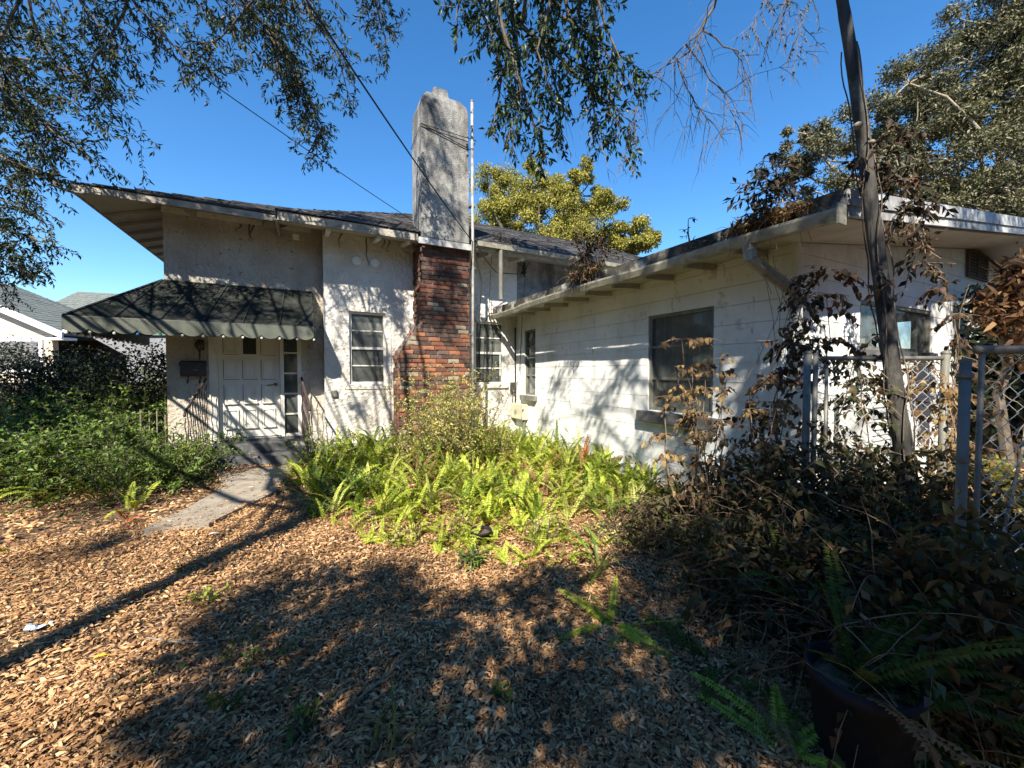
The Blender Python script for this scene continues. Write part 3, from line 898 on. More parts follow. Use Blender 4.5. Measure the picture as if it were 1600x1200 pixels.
# louvre vent
va, vb = onY(1510, 415, YW).x, onY(1541, 415, YW).x
vz0, vz1 = onY(1525, 437, YW).z, onY(1525, 392, YW).z
v = MB(); t = .06; yv = YW - .03
v.box((va, yv, vz0), (va + t, YW, vz1)); v.box((vb - t, yv, vz0), (vb, YW, vz1)); v.box((va + t, yv, vz0), (vb - t, YW, vz0 + t * .5)); v.box((va + t, yv, vz1 - t * .5), (vb - t, YW, vz1)); v.box(((va + vb) / 2 - .03, yv, vz0 + t * .5), ((va + vb) / 2 + .03, YW, vz1 - t * .5))
vent = v.build('louvre_vent', M['fence_wood'], house)
for i in range(8):
    zz = vz0 + .05 + (vz1 - vz0 - .07) * i / 8
    MB().extrude([(va + t, yv + .004, zz), (vb - t, yv + .004, zz), (vb - t, YW - .003, zz + .035), (va + t, YW - .003, zz + .035)], (0, 0, .012)).build('louvre', M['fence_wood'], vent)
MB().box((va + t, YW - .004, vz0 + .02), (vb - t, YW - .001, vz1 - .02)).build('vent_back', M['room'], vent)

# wing roof (two low slopes), fascia, gutter
GXE = 3.9; GYE = 1.68; ZR0 = 3.12
def zr(x): return ZR0 + .127 * (x - GXE) if x < XRI else ZR0 + .127 * (2 * XRI - GXE - x)
mb = MB()
mb.extrude([(GXE, GYE, zr(GXE)), (XRI, GYE, zr(XRI)), (XRI, YB - .01, zr(XRI)), (GXE, YB - .01, zr(GXE))], (0, 0, -.03))
mb.extrude([(XRI, GYE, zr(XRI)), (15.3, GYE, zr(15.3)), (15.3, YB + 3, zr(15.3)), (XRI, YB + 3, zr(XRI))], (0, 0, -.03))
wroof = mb.build('roof', M['roof_flat'], house)
# roof edge flashing
MB().box((GXE - .03, GYE - .02, ZR0 - .13), (GXE - .004, YB - .02, ZR0 + .012)).build('drip_edge', M['mould'], wroof)
# soffits
MB().extrude([(GXE + .02, GYE + .03, 2.93), (XW, GYE + .03, 2.975), (XW, YB - .02, 2.975), (GXE + .02, YB - .02, 2.93)], (0, 0, .02)).build('soffit', M['soffit'], house)
MB().extrude([(XW + .002, GYE + .03, 2.975), (XRI, GYE + .03, 2.975 + .127 * (XRI - XW)), (XRI, YW - .03, 2.975 + .127 * (XRI - XW)), (XW + .002, YW - .03, 2.975)], (0, 0, .02)).build('soffit', M['soffit'], house)
MB().extrude([(XRI, GYE + .03, 2.975 + .127 * (XRI - XW)), (15.2, GYE + .03, 2.93), (15.2, YW - .03, 2.93), (XRI, YW - .03, 2.975 + .127 * (XRI - XW))], (0, 0, .02)).build('soffit', M['soffit'], house)
for i in range(9):
    y = 2.6 + i * .62
    MB().extrude([(GXE + .06, y, 2.86), (XW - .03, y, 2.90), (XW - .03, y + .05, 2.90), (GXE + .06, y + .05, 2.86)], (0, 0, .07)).build('rafter', M['soffit'], house)
# rake fascia: two stepped boards
for (dz0, dz1, yy, nm) in ((-.115, .012, GYE - .025, 'fascia'), (-.20, -.118, GYE - .008, 'fascia')):
    MB().extrude([(GXE - .02, yy, zr(GXE) + dz0), (XRI, yy, zr(XRI) + dz0), (XRI, yy, zr(XRI) + dz1), (GXE - .02, yy, zr(GXE) + dz1)], (0, .024, 0)).build(nm, M['fascia'], house)
    MB().extrude([(XRI + .003, yy, zr(XRI) + dz0), (15.3, yy, zr(15.3) + dz0), (15.3, yy, zr(15.3) + dz1), (XRI + .003, yy, zr(XRI) + dz1)], (0, .024, 0)).build(nm, M['fascia'], house)
# box gutter: open channel, sagging slightly, end open towards corner
def gutter_run(y0, y1, n, zoff):
    mb = MB()
    prof = [(GXE - .03, .09), (GXE - .03, .0), (GXE - .115, .0), (GXE - .145, .07), (GXE - .145, .095), (GXE - .132, .095), (GXE - .128, .072), (GXE - .105, .012), (GXE - .042, .012), (GXE - .042, .09)]
    k = len(prof)
    for i in range(n + 1):
        y = y0 + (y1 - y0) * i / n
        zz = 2.885 + zoff(y)
        mb.v += [(x + .008 * sin(y * 3 + x), y, zz + z_) for x, z_ in prof]
    for i in range(n):
        for j in range(k):
            j2 = (j + 1) % k
            mb.f.append((i * k + j, i * k + j2, (i + 1) * k + j2, (i + 1) * k + j))
    mb.f.append(tuple(range(k - 1, -1, -1))); mb.f.append(tuple(range(n * k, n * k + k)))
    return mb
gm = gutter_run(GYE - .03, YB - .05, 40, lambda y: .012 * sin(y * 1.4) - .015 * (y > 7) - (.03 * (2.6 - y) if y < 2.6 else 0))
gm.build('gutter', M['gutter'], house)
MB().box((GXE - .15, GYE - .045, 2.83), (GXE - .03, GYE - .028, 2.99)).build('gutter_end_cap', M['gutter'], house)
# downspout: elbow back to the wall then short drop
q = onX(1170, 400, GXE - .08)
yds = q.y
c1 = Vector((GXE - .08, yds, 2.88)); c2 = Vector((GXE - .07, yds - .01, 2.74)); c3 = Vector((XW - .09, yds - .12, 2.45)); c4 = Vector((XW - .075, yds - .13, 2.32))
mb = MB(); mb.tube([c1, c2, c2 + (c3 - c2) * .1, c3, c4], [.06, .062, .058, .058, .056], 8); mb.build('downspout', M['gutter'], house)
mb = MB(); mb.box((XW - .07, yds - .17, 1.9), (XW - .008, yds - .09, 2.3)); mb.build('downspout', M['siding'], house)
q2 = onX(1246, 600, XW - .05)
MB().box((XW - .075, q2.y - .045, .1), (XW - .01, q2.y + .045, 1.85)).build('downspout', M['siding'], house)
print('yds', yds, q2)

# meter & boxes on the wing wall near the inner corner
p = onX(803, 668, XW)
mt = thing('meter_box', (XW, p.y, .7), 'beige utility meter box on the wall beneath the small narrow window', 'meter box')
pa = onX(806, 629, XW); pb = onX(826, 656, XW)
MB().box((XW - .16, pb.y, pb.z), (XW - .01, pa.y, pa.z)).build('box', M['meter'], mt, bevel=.015)
MB().ball((XW - .17, (pa.y + pb.y) / 2, (pa.z + pb.z) / 2), .05, 12, 8).build('meter_dial', M['glass'], mt)
MB().tube([(XW - .06, pa.y - .08, pa.z), (XW - .06, pa.y - .08, 2.7)], .016, 6).build('conduit', M['cable'], mt)
MB().tube([(XW - .08, pb.y + .08, pb.z), (XW - .08, pb.y + .08, 0)], .03, 8).build('conduit', M['galv'], mt)
p = onY(800, 605, YB)
db = thing('disconnect_switch', (p.x, YB, p.z), 'small black switch box on the wall right of the right hand sash window', 'switch box')
MB().box((p.x - .06, YB - .09, p.z - .13), (p.x + .06, YB - .003, p.z + .12)).build('box', M['black_metal'], db, bevel=.01)
MB().box((p.x + .06, YB - .06, p.z - .03), (p.x + .085, YB - .03, p.z + .07)).build('lever', M['rust_metal'], db)
MB().tube([(p.x, YB - .03, p.z - .13), (p.x, YB - .03, p.z - .5)], .014, 6).build('conduit', M['galv'], db)

# ================================================================== AWNING
ax1 = onY(490, 500, 7.9).x
AC = Vector((CX0 - .02, YD - .02, 3.2)); FZ = 2.44; FY = 7.9; FX = CX0 - .9
awn = thing('awning', (CX0, YD, 2.4), 'dark green awning with scalloped pale valance wrapping the corner over the front door', 'awning')
th = Vector((0, 0, -.02))
fl = Vector((FX, FY, FZ)); frt = Vector((ax1, FY, FZ)); wr = Vector((ax1, YD - .02, 3.2)); bl = Vector((FX, 11.4, FZ)); wl_ = Vector((CX0 - .02, 11.4, 3.2))
ribx = [CX0 - .02 + (ax1 - CX0) * i / 5 for i in range(6)]
# front panels between ribs
prev_top, prev_bot = AC, fl
for i in range(6):
    top = Vector((ribx[i], YD - .02, 3.2)); bot = Vector((FX + (ax1 - FX) * (i + 1) / 6, FY, FZ))
    if i == 0:
        MB().extrude([fl, bot, AC], th).build('canopy_panel', M['canopy'], awn)
    else:
        pt = Vector((ribx[i - 1], YD - .02, 3.2)); pb_ = Vector((FX + (ax1 - FX) * i / 6, FY, FZ))
        MB().extrude([pb_, bot, top, pt], th).build('canopy_panel', M['canopy'], awn)
    MB().tube([top + Vector((0, 0, .01)), bot + Vector((0, 0, .01))], .014, 6).build('rib', M['canopy_rib'], awn)
MB().extrude([fl, AC, wl_, bl], th).build('canopy_panel', M['canopy'], awn)
for i in range(5):
    y = 8.9 + i * .55
    MB().tube([(CX0 - .02, y, 3.2), (FX, y, FZ)], .014, 6).build('rib', M['canopy_rib'], awn)
MB().tube([AC + Vector((0, 0, .015)), fl + Vector((0, 0, .012))], .018, 6).build('hip_bar', M['canopy_rib'], awn)
MB().extrude([frt, wr, Vector((ax1, YD - .02, FZ))], (.015, 0, 0)).build('canopy_panel', M['canopy'], awn)
MB().tube([AC + Vector((0, 0, .01)), wr + Vector((0, 0, .01))], .02, 6).build('wall_bar', M['canopy_rib'], awn)
MB().tube([bl, fl, frt, Vector((ax1, YD - .02, FZ))], .014, 6).build('edge_bar', M['canopy_rib'], awn)


def scallop(p0, p1, n, h, drop, th_):
    p0 = Vector(p0); p1 = Vector(p1); out = []
    for i in range(n):
        a = p0.lerp(p1, i / n); b = p0.lerp(p1, (i + 1) / n)
        pts = [a, b]
        for k in range(8, -1, -1):
            t_ = k / 8
            pts.append(a.lerp(b, t_) + Vector((0, 0, -h - drop * sin(pi * t_) ** .7)))
        out.append(pts)
    return out
dd_ = Vector((0, .008, 0))
mb = MB()
for pts in scallop(fl + Vector((0, -.014, -.0)), frt + Vector((0, -.014, 0)), 12, .17, .06, .008): mb.extrude(pts[::-1], dd_)
mb.build('valance', M['valance'], awn)
mb = MB()
for pts in scallop(bl + Vector((-.014, 0, 0)), fl + Vector((-.014, 0, 0)), 13, .17, .06, .008): mb.extrude(pts[::-1], (.008, 0, 0))
mb.build('valance', M['valance'], awn)
mb = MB()
for pts in scallop(frt + Vector((.014, 0, 0)), Vector((ax1 + .014, YD - .03, FZ)), 3, .17, .06, .008): mb.extrude(pts[::-1], (.008, 0, 0))
mb.build('valance', M['valance'], awn)
# string lights
sl_ = thing('string_lights', (FX, FY, FZ - .2), 'string of small round bulbs hung under the scalloped awning edge', 'string lights')
wire = []
n = 12
bulbs = []
for i in range(n + 1):
    p = fl.lerp(frt, i / n) + Vector((0, .03, -.185)); wire.append(p)
    if i < n: wire.append(fl.lerp(frt, (i + .5) / n) + Vector((0, .03, -.21)))
MB().tube(wire, .004, 4).build('wire', M['cable'], sl_)
for i in range(n + 1):
    p = fl.lerp(frt, i / n) + Vector((0, .02, -.215))
    MB().ball(p, .022, 8, 6, 1.2).build('bulb', M['blue_bulb'] if i == 3 else M['green_bulb'] if i == 4 else M['bulb'], sl_)
w2_ = []
for i in range(17):
    p = fl.lerp(bl, i / 16) + Vector((.03, 0, -.2)); w2_.append(p)
    MB().ball(p + Vector((0, 0, -.03)), .022, 8, 6, 1.2).build('bulb', M['bulb'], sl_)
MB().tube(w2_, .004, 4).build('wire', M['cable'], sl_)

# steps
sxa = onZ(325, 738, 0); sxb = onZ(462, 726, 0)
st_ = thing('door_steps', (-1, 8.1, 0), 'two dark painted concrete steps below the white front door', 'steps')
MB().box((DX0 - .12, 8.05, -.05), (SX1 + .1, 8.75, .2)).build('step', M['step'], st_, bevel=.015)
MB().box((DX0 - .02, 8.38, .2), (DX1 + .1, 8.78, .37)).build('step', M['step'], st_, bevel=.015)

# mailbox + lamp
a_ = onY(281, 566, YD - .1); b_ = onY(321, 588, YD - .1)
mbx = thing('mailbox', (a_.x, YD, a_.z), 'black wall mailbox with two hooks mounted left of the front door', 'mailbox')
MB().box((a_.x, YD - .12, b_.z), (b_.x, YD - .003, a_.z)).build('box', M['black_metal'], mbx, bevel=.01)
MB().extrude([(a_.x - .01, YD - .002, a_.z + .03), (a_.x - .01, YD - .135, a_.z - .01), (a_.x - .01, YD - .135, a_.z - .06), (a_.x - .01, YD - .128, a_.z - .06), (a_.x - .01, YD - .128, a_.z - .0), (a_.x - .01, YD - .002, a_.z + .02)], (b_.x - a_.x + .02, 0, 0)).build('lid', M['black_metal'], mbx)
MB().box((b_.x - .16, YD - .142, b_.z + .10), (b_.x - .10, YD - .135, b_.z + .12)).build('latch', M['galv'], mbx)
for fx in (.27, .75):
    x = a_.x + (b_.x - a_.x) * fx
    MB().tube([(x, YD - .03, b_.z), (x, YD - .05, b_.z - .10), (x, YD - .1, b_.z - .12), (x, YD - .12, b_.z - .07)], .01, 5).build('hook', M['black_metal'], mbx)
p = onY(312, 545, YD - .1)
lp = thing('wall_lamp', (p.x, YD, p.z), 'small rusty wall lamp under the awning above the mailbox', 'lamp')
MB().box((p.x - .05, YD - .03, p.z - .02), (p.x + .05, YD - .003, p.z + .16)).build('back_plate', M['rust_metal'], lp)
MB().lathe((p.x, YD - .12, p.z), [(.0, .15), (.06, .12), (.07, .06), (.045, 0), (.02, -.02), (.0, -.02)], 12).build('lamp_shade', M['rust_metal'], lp)
MB().tube([(p.x, YD - .03, p.z + .1), (p.x, YD - .12, p.z + .15)], .01, 5).build('arm', M['rust_metal'], lp)
MB().extrude([(p.x - .02, YD - .12, p.z - .02), (p.x + .02, YD - .12, p.z - .02), (p.x + .008, YD - .12, p.z - .2), (p.x - .008, YD - .12, p.z - .2)], (0, .015, 0)).build('finial', M['rust_metal'], lp)


def railing(p0, p1, h, label, nb):
    """p0 wall end (top), p1 foot end"""
    p0 = Vector(p0); p1 = Vector(p1)
    t = thing('stair_railing', (p1.x, p1.y, 0), label, 'railing', 'railings beside the front steps')
    MB().tube([p0 + Vector((0, 0, h)), p1 + Vector((0, 0, h * .92)), p1 + Vector((0, -.05, h * .86))], .02, 6).build('top_rail', M['rust_metal'], t)
    MB().tube([p0 + Vector((0, 0, .12)), p1 + Vector((0, 0, .1))], .014, 6).build('bottom_rail', M['rust_metal'], t)
    for i in range(nb + 1):
        q = p0.lerp(p1, i / nb); pts = []
        hh = h + (h * .92 - h) * i / nb
        for k in range(15):
            a = k * 1.3
            pts.append(q + Vector((.009 * cos(a), .009 * sin(a), (.1 if 0 < i < nb else 0) + (hh - .1) * k / 14)))
        MB().tube(pts, .008, 4).build('baluster', M['rust_metal'], t)
    return t
pt = onY(322, 592, 8.7); pb2 = onY(289, 680, 7.7)
railing((pt.x, 8.7, .38), (pb2.x, 7.75, -.02), pt.z - .38, 'wrought iron railing left of the front steps, beneath the mailbox', 9)
pt = onY(471, 590, 8.7)
railing((pt.x, 8.7, .38), (pt.x + .13, 7.75, -.02), pt.z - .38, 'wrought iron railing right of the front steps, seen end on beside the sidelight', 9)

# curved pipe at the left roof corner
p = onY(120, 302, 8.05)
hk = MB(); pts = [Vector((-2.8, 8.0, 4.22)), Vector((-2.98, 7.98, 4.22)), Vector((-3.09, 7.97, 4.26)), Vector((-3.15, 7.97, 4.35)), Vector((-3.14, 7.97, 4.43)), Vector((-3.08, 7.97, 4.49))]
hk.tube(pts, [.018, .02, .024, .03, .036, .04], 7)
o = hk.build('curved_hook', M['pipe'], None, smooth=True); tag(o, 'curled pale hook sticking out at the far left corner of the roof edge', 'hook')

# ================================================================== CABLES
def cable(pts, r, label, sag=.0, n=14):
    pts = [Vector(p) for p in pts]; out = []
    for a, b in zip(pts[:-1], pts[1:]):
        for i in range(n):
            t_ = i / n; q = a.lerp(b, t_); q.z -= sag * 4 * t_ * (1 - t_) * (b - a).length; out.append(q)
    out.append(pts[-1])
    o = MB().tube(out, r, 5).build('cable', M['cable'], None, smooth=True); tag(o, label, 'cable')
    return o
mastend = Vector((px.x, 7.6, onY(740, 378, 7.6).z))
cable([at(470, -14, 3.6), mastend], .011, 'thick black cable from the upper left sky down to the mast pipe at the eave', .012)
cable([at(190, 30, 4.5), onY(645, 345, 8.4)], .007, 'thin black cable running from the left branches to the roof left of the chimney', .008)
cable([mastend, onY(752, 440, 7.7), onY(748, 520, 7.7), onY(750, 575, 8.2)], .012, 'black cable hanging down the wall right of the mast pipe', 0)
cable([mastend + Vector((.03, 0, .1)), onY(755, 400, 7.7), onY(775, 425, 8.0), onY(815, 428, 8.2), onY(820, 410, 8.3), onY(818, 425, 8.4)], .010, 'black cable looping behind the upper downspout to a tangle under the eave', .02)
cable([onY(738, 400, 7.6), onY(733, 440, 7.6), onY(742, 500, 7.9), onY(752, 512, 8.0), onY(765, 490, 8.2), onY(782, 487, 8.3), onX(815, 483, 4.3), onX(816, 500, 4.4), onX(812, 580, 4.42)], .010, 'black cable sagging in a loop under the wing gutter then down to the meter', .01)
cable([onY(768, 400, 8.35), onY(765, 460, 8.35), onY(763, 545, 8.35)], .006, 'thin wire dangling in front of the right hand sash window', .01)
cable([onY(822, 420, 8.4), onY(817, 470, 8.4)], .005, 'short thin wire hanging from the tangle under the upper eave', .0)
mb = MB(); q = onY(818, 426, 8.35)
mb.ball(q, .07, 8, 6, .6)
for i in range(4):
    a = [q + Vector((random.uniform(-.15, .15), random.uniform(-.05, .05), random.uniform(-.1, .25))) for _ in range(5)]
    mb.tube([q] + a + [q], .007, 4)
o = mb.build('cable_splice', M['cable'], None); tag(o, 'black splice with tangled wires hanging under the upper eave', 'cable splice')

# ================================================================== NEIGHBOUR HOUSE
nh = thing('neighbour_house', ld(-19, 19, 0), 'beige neighbouring house with grey shingle roof seen beyond the hedge at far left', 'house')
def P(l, d, z): return ld(l, d, z)
def quadprism(pts, dv, name, mat, par):
    return MB().extrude([P(*p) for p in pts], dv).build(name, mat, par)
back = cf * .2
# gable front wall at d=17
quadprism([(-32, 17.3, 0), (-19.95, 17.3, 0), (-19.95, 17.3, 3.25), (-26, 17.3, 5.9), (-32, 17.3, 3.3)], back, 'wall', M['beige'], nh)
for z_ in np.arange(.2, 3.3, .22):
    quadprism([(-32, 17.285, z_), (-19.95, 17.285, z_), (-19.95, 17.285, z_ + .2), (-32, 17.285, z_ + .2)], cf * .012, 'siding_board', M['beige'], nh)
# roof planes of gable
g_r = quadprism([(-18.9, 16.8, 3.30), (-18.9, 21, 3.30), (-26, 21, 6.1), (-26, 16.8, 6.36)], Vector((0, 0, -.12)), 'roof', M['shingle_far'], nh)
shingle_sheet(P(-18.9, 21, 3.32), P(-18.9, 16.8, 3.32), P(-26, 16.8, 6.38), P(-26, 21, 6.12), 22, .5, M['shingle_far'], g_r)
quadprism([(-18.9, 16.7, 3.33), (-26, 16.7, 6.39), (-26, 16.7, 6.12), (-18.9, 16.7, 3.06)], cf * .08, 'fascia', M['far_white'], nh)
quadprism([(-18.9, 16.8, 3.0), (-20, 16.8, 3.0), (-20, 17.3, 3.0), (-18.9, 17.3, 3.0)], Vector((0, 0, .1)), 'soffit', M['far_white'], nh)
# main body behind to the right
quadprism([(-27, 18.9, 0), (-4, 22.5, 0), (-4, 22.5, 3.3), (-27, 18.9, 3.3)], back, 'wall', M['dark_wood'], nh)
rf = quadprism([(-25, 18.8, 3.3), (-3, 22.3, 3.3), (-3, 26.5, 5.6), (-25, 23.0, 6.25)], Vector((0, 0, -.12)), 'roof', M['shingle_far'], nh)
shingle_sheet(P(-25, 18.8, 3.32), P(-3, 22.3, 3.32), P(-3, 26.5, 5.62), P(-25, 23.0, 6.27), 22, .5, M['shingle_far'], rf)
quadprism([(-19.6, 19.3, 0), (-17.0, 19.5, 0), (-17.0, 19.5, 3.1), (-19.6, 19.3, 3.1)], cf * .1, 'door_panel', M['dark_wood'], nh)
# window
wx0, wx1, wz0, wz1 = -23.0, -20.35, 1.6, 3.12
fr = MB()
for (a, b, c_, d_) in ((wx0, wx1, wz1 - .15, wz1), (wx0, wx1, wz0, wz0 + .15), (wx0, wx0 + .15, wz0 + .15, wz1 - .15), (wx1 - .15, wx1, wz0 + .15, wz1 - .15)):
    fr.extrude([P(a, 17.22, c_), P(b, 17.22, c_), P(b, 17.22, d_), P(a, 17.22, d_)], cf * .07)
nw = fr.build('window', M['far_white'], nh)
quadprism([(wx0 + .15, 17.262, wz0 + .15), (wx1 - .15, 17.262, wz0 + .15), (wx1 - .15, 17.262, wz1 - .15), (wx0 + .15, 17.262, wz1 - .15)], cf * .01, 'pane', M['step'], nw)
for i in range(14):
    z_ = wz0 + .2 + i * .085
    quadprism([(wx0 + .16, 17.25, z_), (wx1 - .16, 17.25, z_), (wx1 - .16, 17.25, z_ + .045), (wx0 + .16, 17.25, z_ + .045)], cf * .008, 'blind_slat', M['far_grey'], nw)

# second pale roof peeking under the awning
sh = thing('garden_shed', ld(-12.8, 13.5, 0), 'pale grey slab sided outbuilding glimpsed under the awning behind the hedge', 'shed')
MB().extrude([ld(-14.3, 13.5, 2.85), ld(-13.1, 13.5, 2.2), ld(-13.1, 13.5, 0), ld(-11.5, 13.5, 0), ld(-11.5, 13.5, 2.5), ld(-11.5, 13.5, 2.85)], cf * 1.5).build('wall', M['far_grey'], sh)
MB().extrude([ld(-14.5, 13.4, 2.88), ld(-11.4, 13.4, 2.88), ld(-11.4, 15.2, 2.88), ld(-14.5, 15.2, 2.88)], (0, 0, .05)).build('roof', M['shingle_far'], sh)

# ================================================================== VEGETATION helpers
def V3(p): return np.array([p[0], p[1], p[2]], float)


def curve_pts(p0, d, L, n, bend, jitter):
    pts = [Vector(p0)]; d = Vector(d).normalized(); st_ = L / n
    for i in range(n):
        d = (d + Vector(bend) * (1.0 / n) + Vector((random.gauss(0, jitter), random.gauss(0, jitter), random.gauss(0, jitter)))).normalized()
        pts.append(pts[-1] + d * st_)
    return pts


def leaves_on(pts, LV, spacing, ll, lw, droop=.3, spread=.9, start=.15):
    """leaves alternately along a polyline"""
    P_ = np.array([tuple(p) for p in pts]); seg = np.diff(P_, axis=0); sl = np.linalg.norm(seg, axis=1)
    tot = sl.sum(); k = max(1, int(tot * (1 - start) / spacing))
    s = tot * start + np.arange(k) * spacing + RNG.uniform(-.3, .3, k) * spacing
    s = np.clip(s, 0, tot * .999); cum = np.concatenate([[0], np.cumsum(sl)])
    i = np.clip(np.searchsorted(cum, s, 'right') - 1, 0, len(sl) - 1)
    c = P_[i] + seg[i] * ((s - cum[i]) / np.maximum(sl[i], 1e-6))[:, None]
    T = nrm(seg[i]); R = RNG.normal(size=(k, 3)); side = nrm(np.cross(T, R))
    D = nrm(T * RNG.uniform(.3, 1, (k, 1)) + side * spread + np.array([0, 0, -droop]))
    N = nrm(RNG.normal(size=(k, 3)) * .6 + np.array([0, 0, 1.0]))
    l = ll * RNG.uniform(.65, 1.2, k)
    LV.add(c, D, N, l, l * lw / ll)


def spray(path, LV, mb, r0, ntw, twl, ll, lw, sp=.035, droop=.35, bend=-.6, sub=2, t0=.1, tw_r=.004, jitter=.18, down=.0, bare=False):
    """a limb with twigs and leaves"""
    P_ = [Vector(p) for p in path]
    # densify
    D_ = []
    for a, b in zip(P_[:-1], P_[1:]):
        for i in range(3): D_.append(a.lerp(b, i / 3) + Vector((random.gauss(0, .012), random.gauss(0, .012), random.gauss(0, .012))))
    D_.append(P_[-1]); m = len(D_)
    mb.tube(D_, [r0 * (1 - .8 * i / (m - 1)) for i in range(m)], 6, cap=False)
    for k in range(ntw):
        t_ = t0 + (1 - t0) * (k + random.random()) / ntw
        i = min(int(t_ * (m - 1)), m - 2); p = D_[i].lerp(D_[i + 1], t_ * (m - 1) - i)
        T = (D_[i + 1] - D_[i]).normalized()
        d = (T * random.uniform(.2, .9) + Vector((random.gauss(0, 1), random.gauss(0, 1), random.gauss(0, .8) - down)).normalized()).normalized()
        L = twl * random.uniform(.5, 1.15) * (1 - .35 * t_)
        tw = curve_pts(p, d, L, 6, (0, 0, bend), jitter * .5)
        mb.tube(tw, [tw_r * 1.6 * (1 - .75 * j / 6) for j in range(7)], 3, cap=False)
        if not bare: leaves_on(tw, LV, sp, ll, lw, droop)
        for s_ in range(sub):
            j = random.randint(1, 5)
            d2 = ((tw[j + 1] - tw[j]).normalized() * .7 + Vector((random.gauss(0, 1), random.gauss(0, 1), random.gauss(0, 1) - down)).normalized()).normalized()
            t2 = curve_pts(tw[j], d2, L * random.uniform(.35, .65), 4, (0, 0, bend), jitter * .5)
            mb.tube(t2, [tw_r * (1 - .7 * q / 4) for q in range(5)], 3, cap=False)
            if not bare: leaves_on(t2, LV, sp, ll, lw, droop)


def clump(LV, c, rad, k, ll, lw, up=.5, shell=.55):
    """k leaves in an ellipsoid round c, denser near the shell, facing outward/up"""
    u = rand_dirs(k); rr = RNG.uniform(shell, 1.08, (k, 1)) ** .8
    c = np.array(tuple(c)); rad = np.array(rad, float)
    pos = c + u * rr * rad
    D = nrm(u * .5 + rand_dirs(k) + np.array([0, 0, -.15])); N = nrm(u + rand_dirs(k) * .6 + np.array([0, 0, up]))
    l = ll * RNG.uniform(.6, 1.25, k)
    LV.add(pos, D, N, l, l * lw / ll)


def frond(LV, mb, base, az, L, lean, arch, width, np_=24, twist=0.0, r=.003):
    """a sword fern frond: arching rachis with paired pinnae"""
    m = 9; pts = []; p = Vector(base); el = lean
    h = Vector((cos(az), sin(az), 0))
    for i in range(m + 1):
        pts.append(p.copy())
        d = h * cos(el) + Vector((0, 0, sin(el))); p = p + d * (L / m); el -= arch / m * (0.5 + i / m)
    P_ = np.array([tuple(q) for q in pts])
    sg = P_[1:] - P_[:-1]
    LV.add(P_[:-1] - sg * .3, sg, np.array([0, 0, 1.0]) + RNG.normal(size=(m, 3)) * .1, np.linalg.norm(sg, axis=1) * 1.6, np.linspace(r * 2.4, r, m))
    t = (np.arange(np_) + .5) / np_; t = .12 + .88 * t
    x = t * m; i = np.minimum(x.astype(int), m - 1); c = P_[i] + (P_[i + 1] - P_[i]) * (x - i)[:, None]
    T = nrm(P_[i + 1] - P_[i]); side = np.cross(T, np.array([0, 0, 1.0])) ; side = nrm(side + 1e-6)
    up = nrm(np.cross(side, T))
    if twist:
        side = nrm(side * cos(twist) + up * sin(twist)); up = nrm(np.cross(side, T))
    wl2 = width * np.sin(np.clip(t * 1.02, 0, 1) * pi) ** .45 * (1 - .45 * t) * .5 + .006
    wd = L / np_ * 1.0
    for sgn in (-1, 1):
        D = nrm(side * sgn + T * .28 + up * RNG.uniform(-.1, .25, (np_, 1)))
        N = nrm(up + RNG.normal(size=(np_, 3)) * .12)
        LV.add(c, D, N, wl2 * RNG.uniform(.85, 1.1, np_), np.full(np_, wd))


def fern_parts(t, base, n, L, width, lean, arch, np_, azc, azs, mat, name='frond'):
    for k in range(n):
        LV = Leaves(); fern_plant(LV, None, base, 1, L, width, lean, arch, np_, azc, azs)
        LV.build(name, M[mat], t)


def fern_plant(LV, mb, base, n, L, width, lean=(.5, 1.3), arch=(.8, 1.8), np_=22, azc=None, azs=pi):
    for k in range(n):
        az = random.uniform(0, 2 * pi) if azc is None else random.gauss(azc, azs)
        frond(LV, mb, Vector(base) + Vector((random.gauss(0, .03), random.gauss(0, .03), 0)), az, L * random.uniform(.6, 1.15), random.uniform(*lean), random.uniform(*arch), width * random.uniform(.8, 1.15), np_, random.gauss(0, .25))


def limb(mb, a, b, r0, r1, wob=.12, n=6):
    a = Vector(a); b = Vector(b); L = (b - a).length; pts = []
    off = Vector((random.gauss(0, 1), random.gauss(0, 1), random.gauss(0, .6))) * wob * L
    for i in range(n + 1):
        t_ = i / n; pts.append(a.lerp(b, t_) + off * sin(pi * t_) + Vector((random.gauss(0, 1), random.gauss(0, 1), random.gauss(0, 1))) * .012 * L * (0 < i < n))
    mb.tube(pts, [r0 + (r1 - r0) * i / n for i in range(n + 1)], 7, cap=False)
    return pts


def inpoly(x, y, poly):
    c = False; j = len(poly) - 1
    for i in range(len(poly)):
        if (poly[i][1] > y) != (poly[j][1] > y) and x < (poly[j][0] - poly[i][0]) * (y - poly[i][1]) / (poly[j][1] - poly[i][1]) + poly[i][0]: c = not c
        j = i
    return c


def scatter_ground(poly, n, z=0.0):
    xs = [p[0] for p in poly]; ys = [p[1] for p in poly]; out = []
    W = [onZ(p[0], p[1], z) for p in poly]; wp = [(w.x, w.y) for w in W]
    xa, xb = min(p[0] for p in wp), max(p[0] for p in wp); ya, yb = min(p[1] for p in wp), max(p[1] for p in wp)
    while len(out) < n:
        x, y = random.uniform(xa, xb), random.uniform(ya, yb)
        if inpoly(x, y, wp): out.append(Vector((x, y, float(gh(x, y)))))
    return out

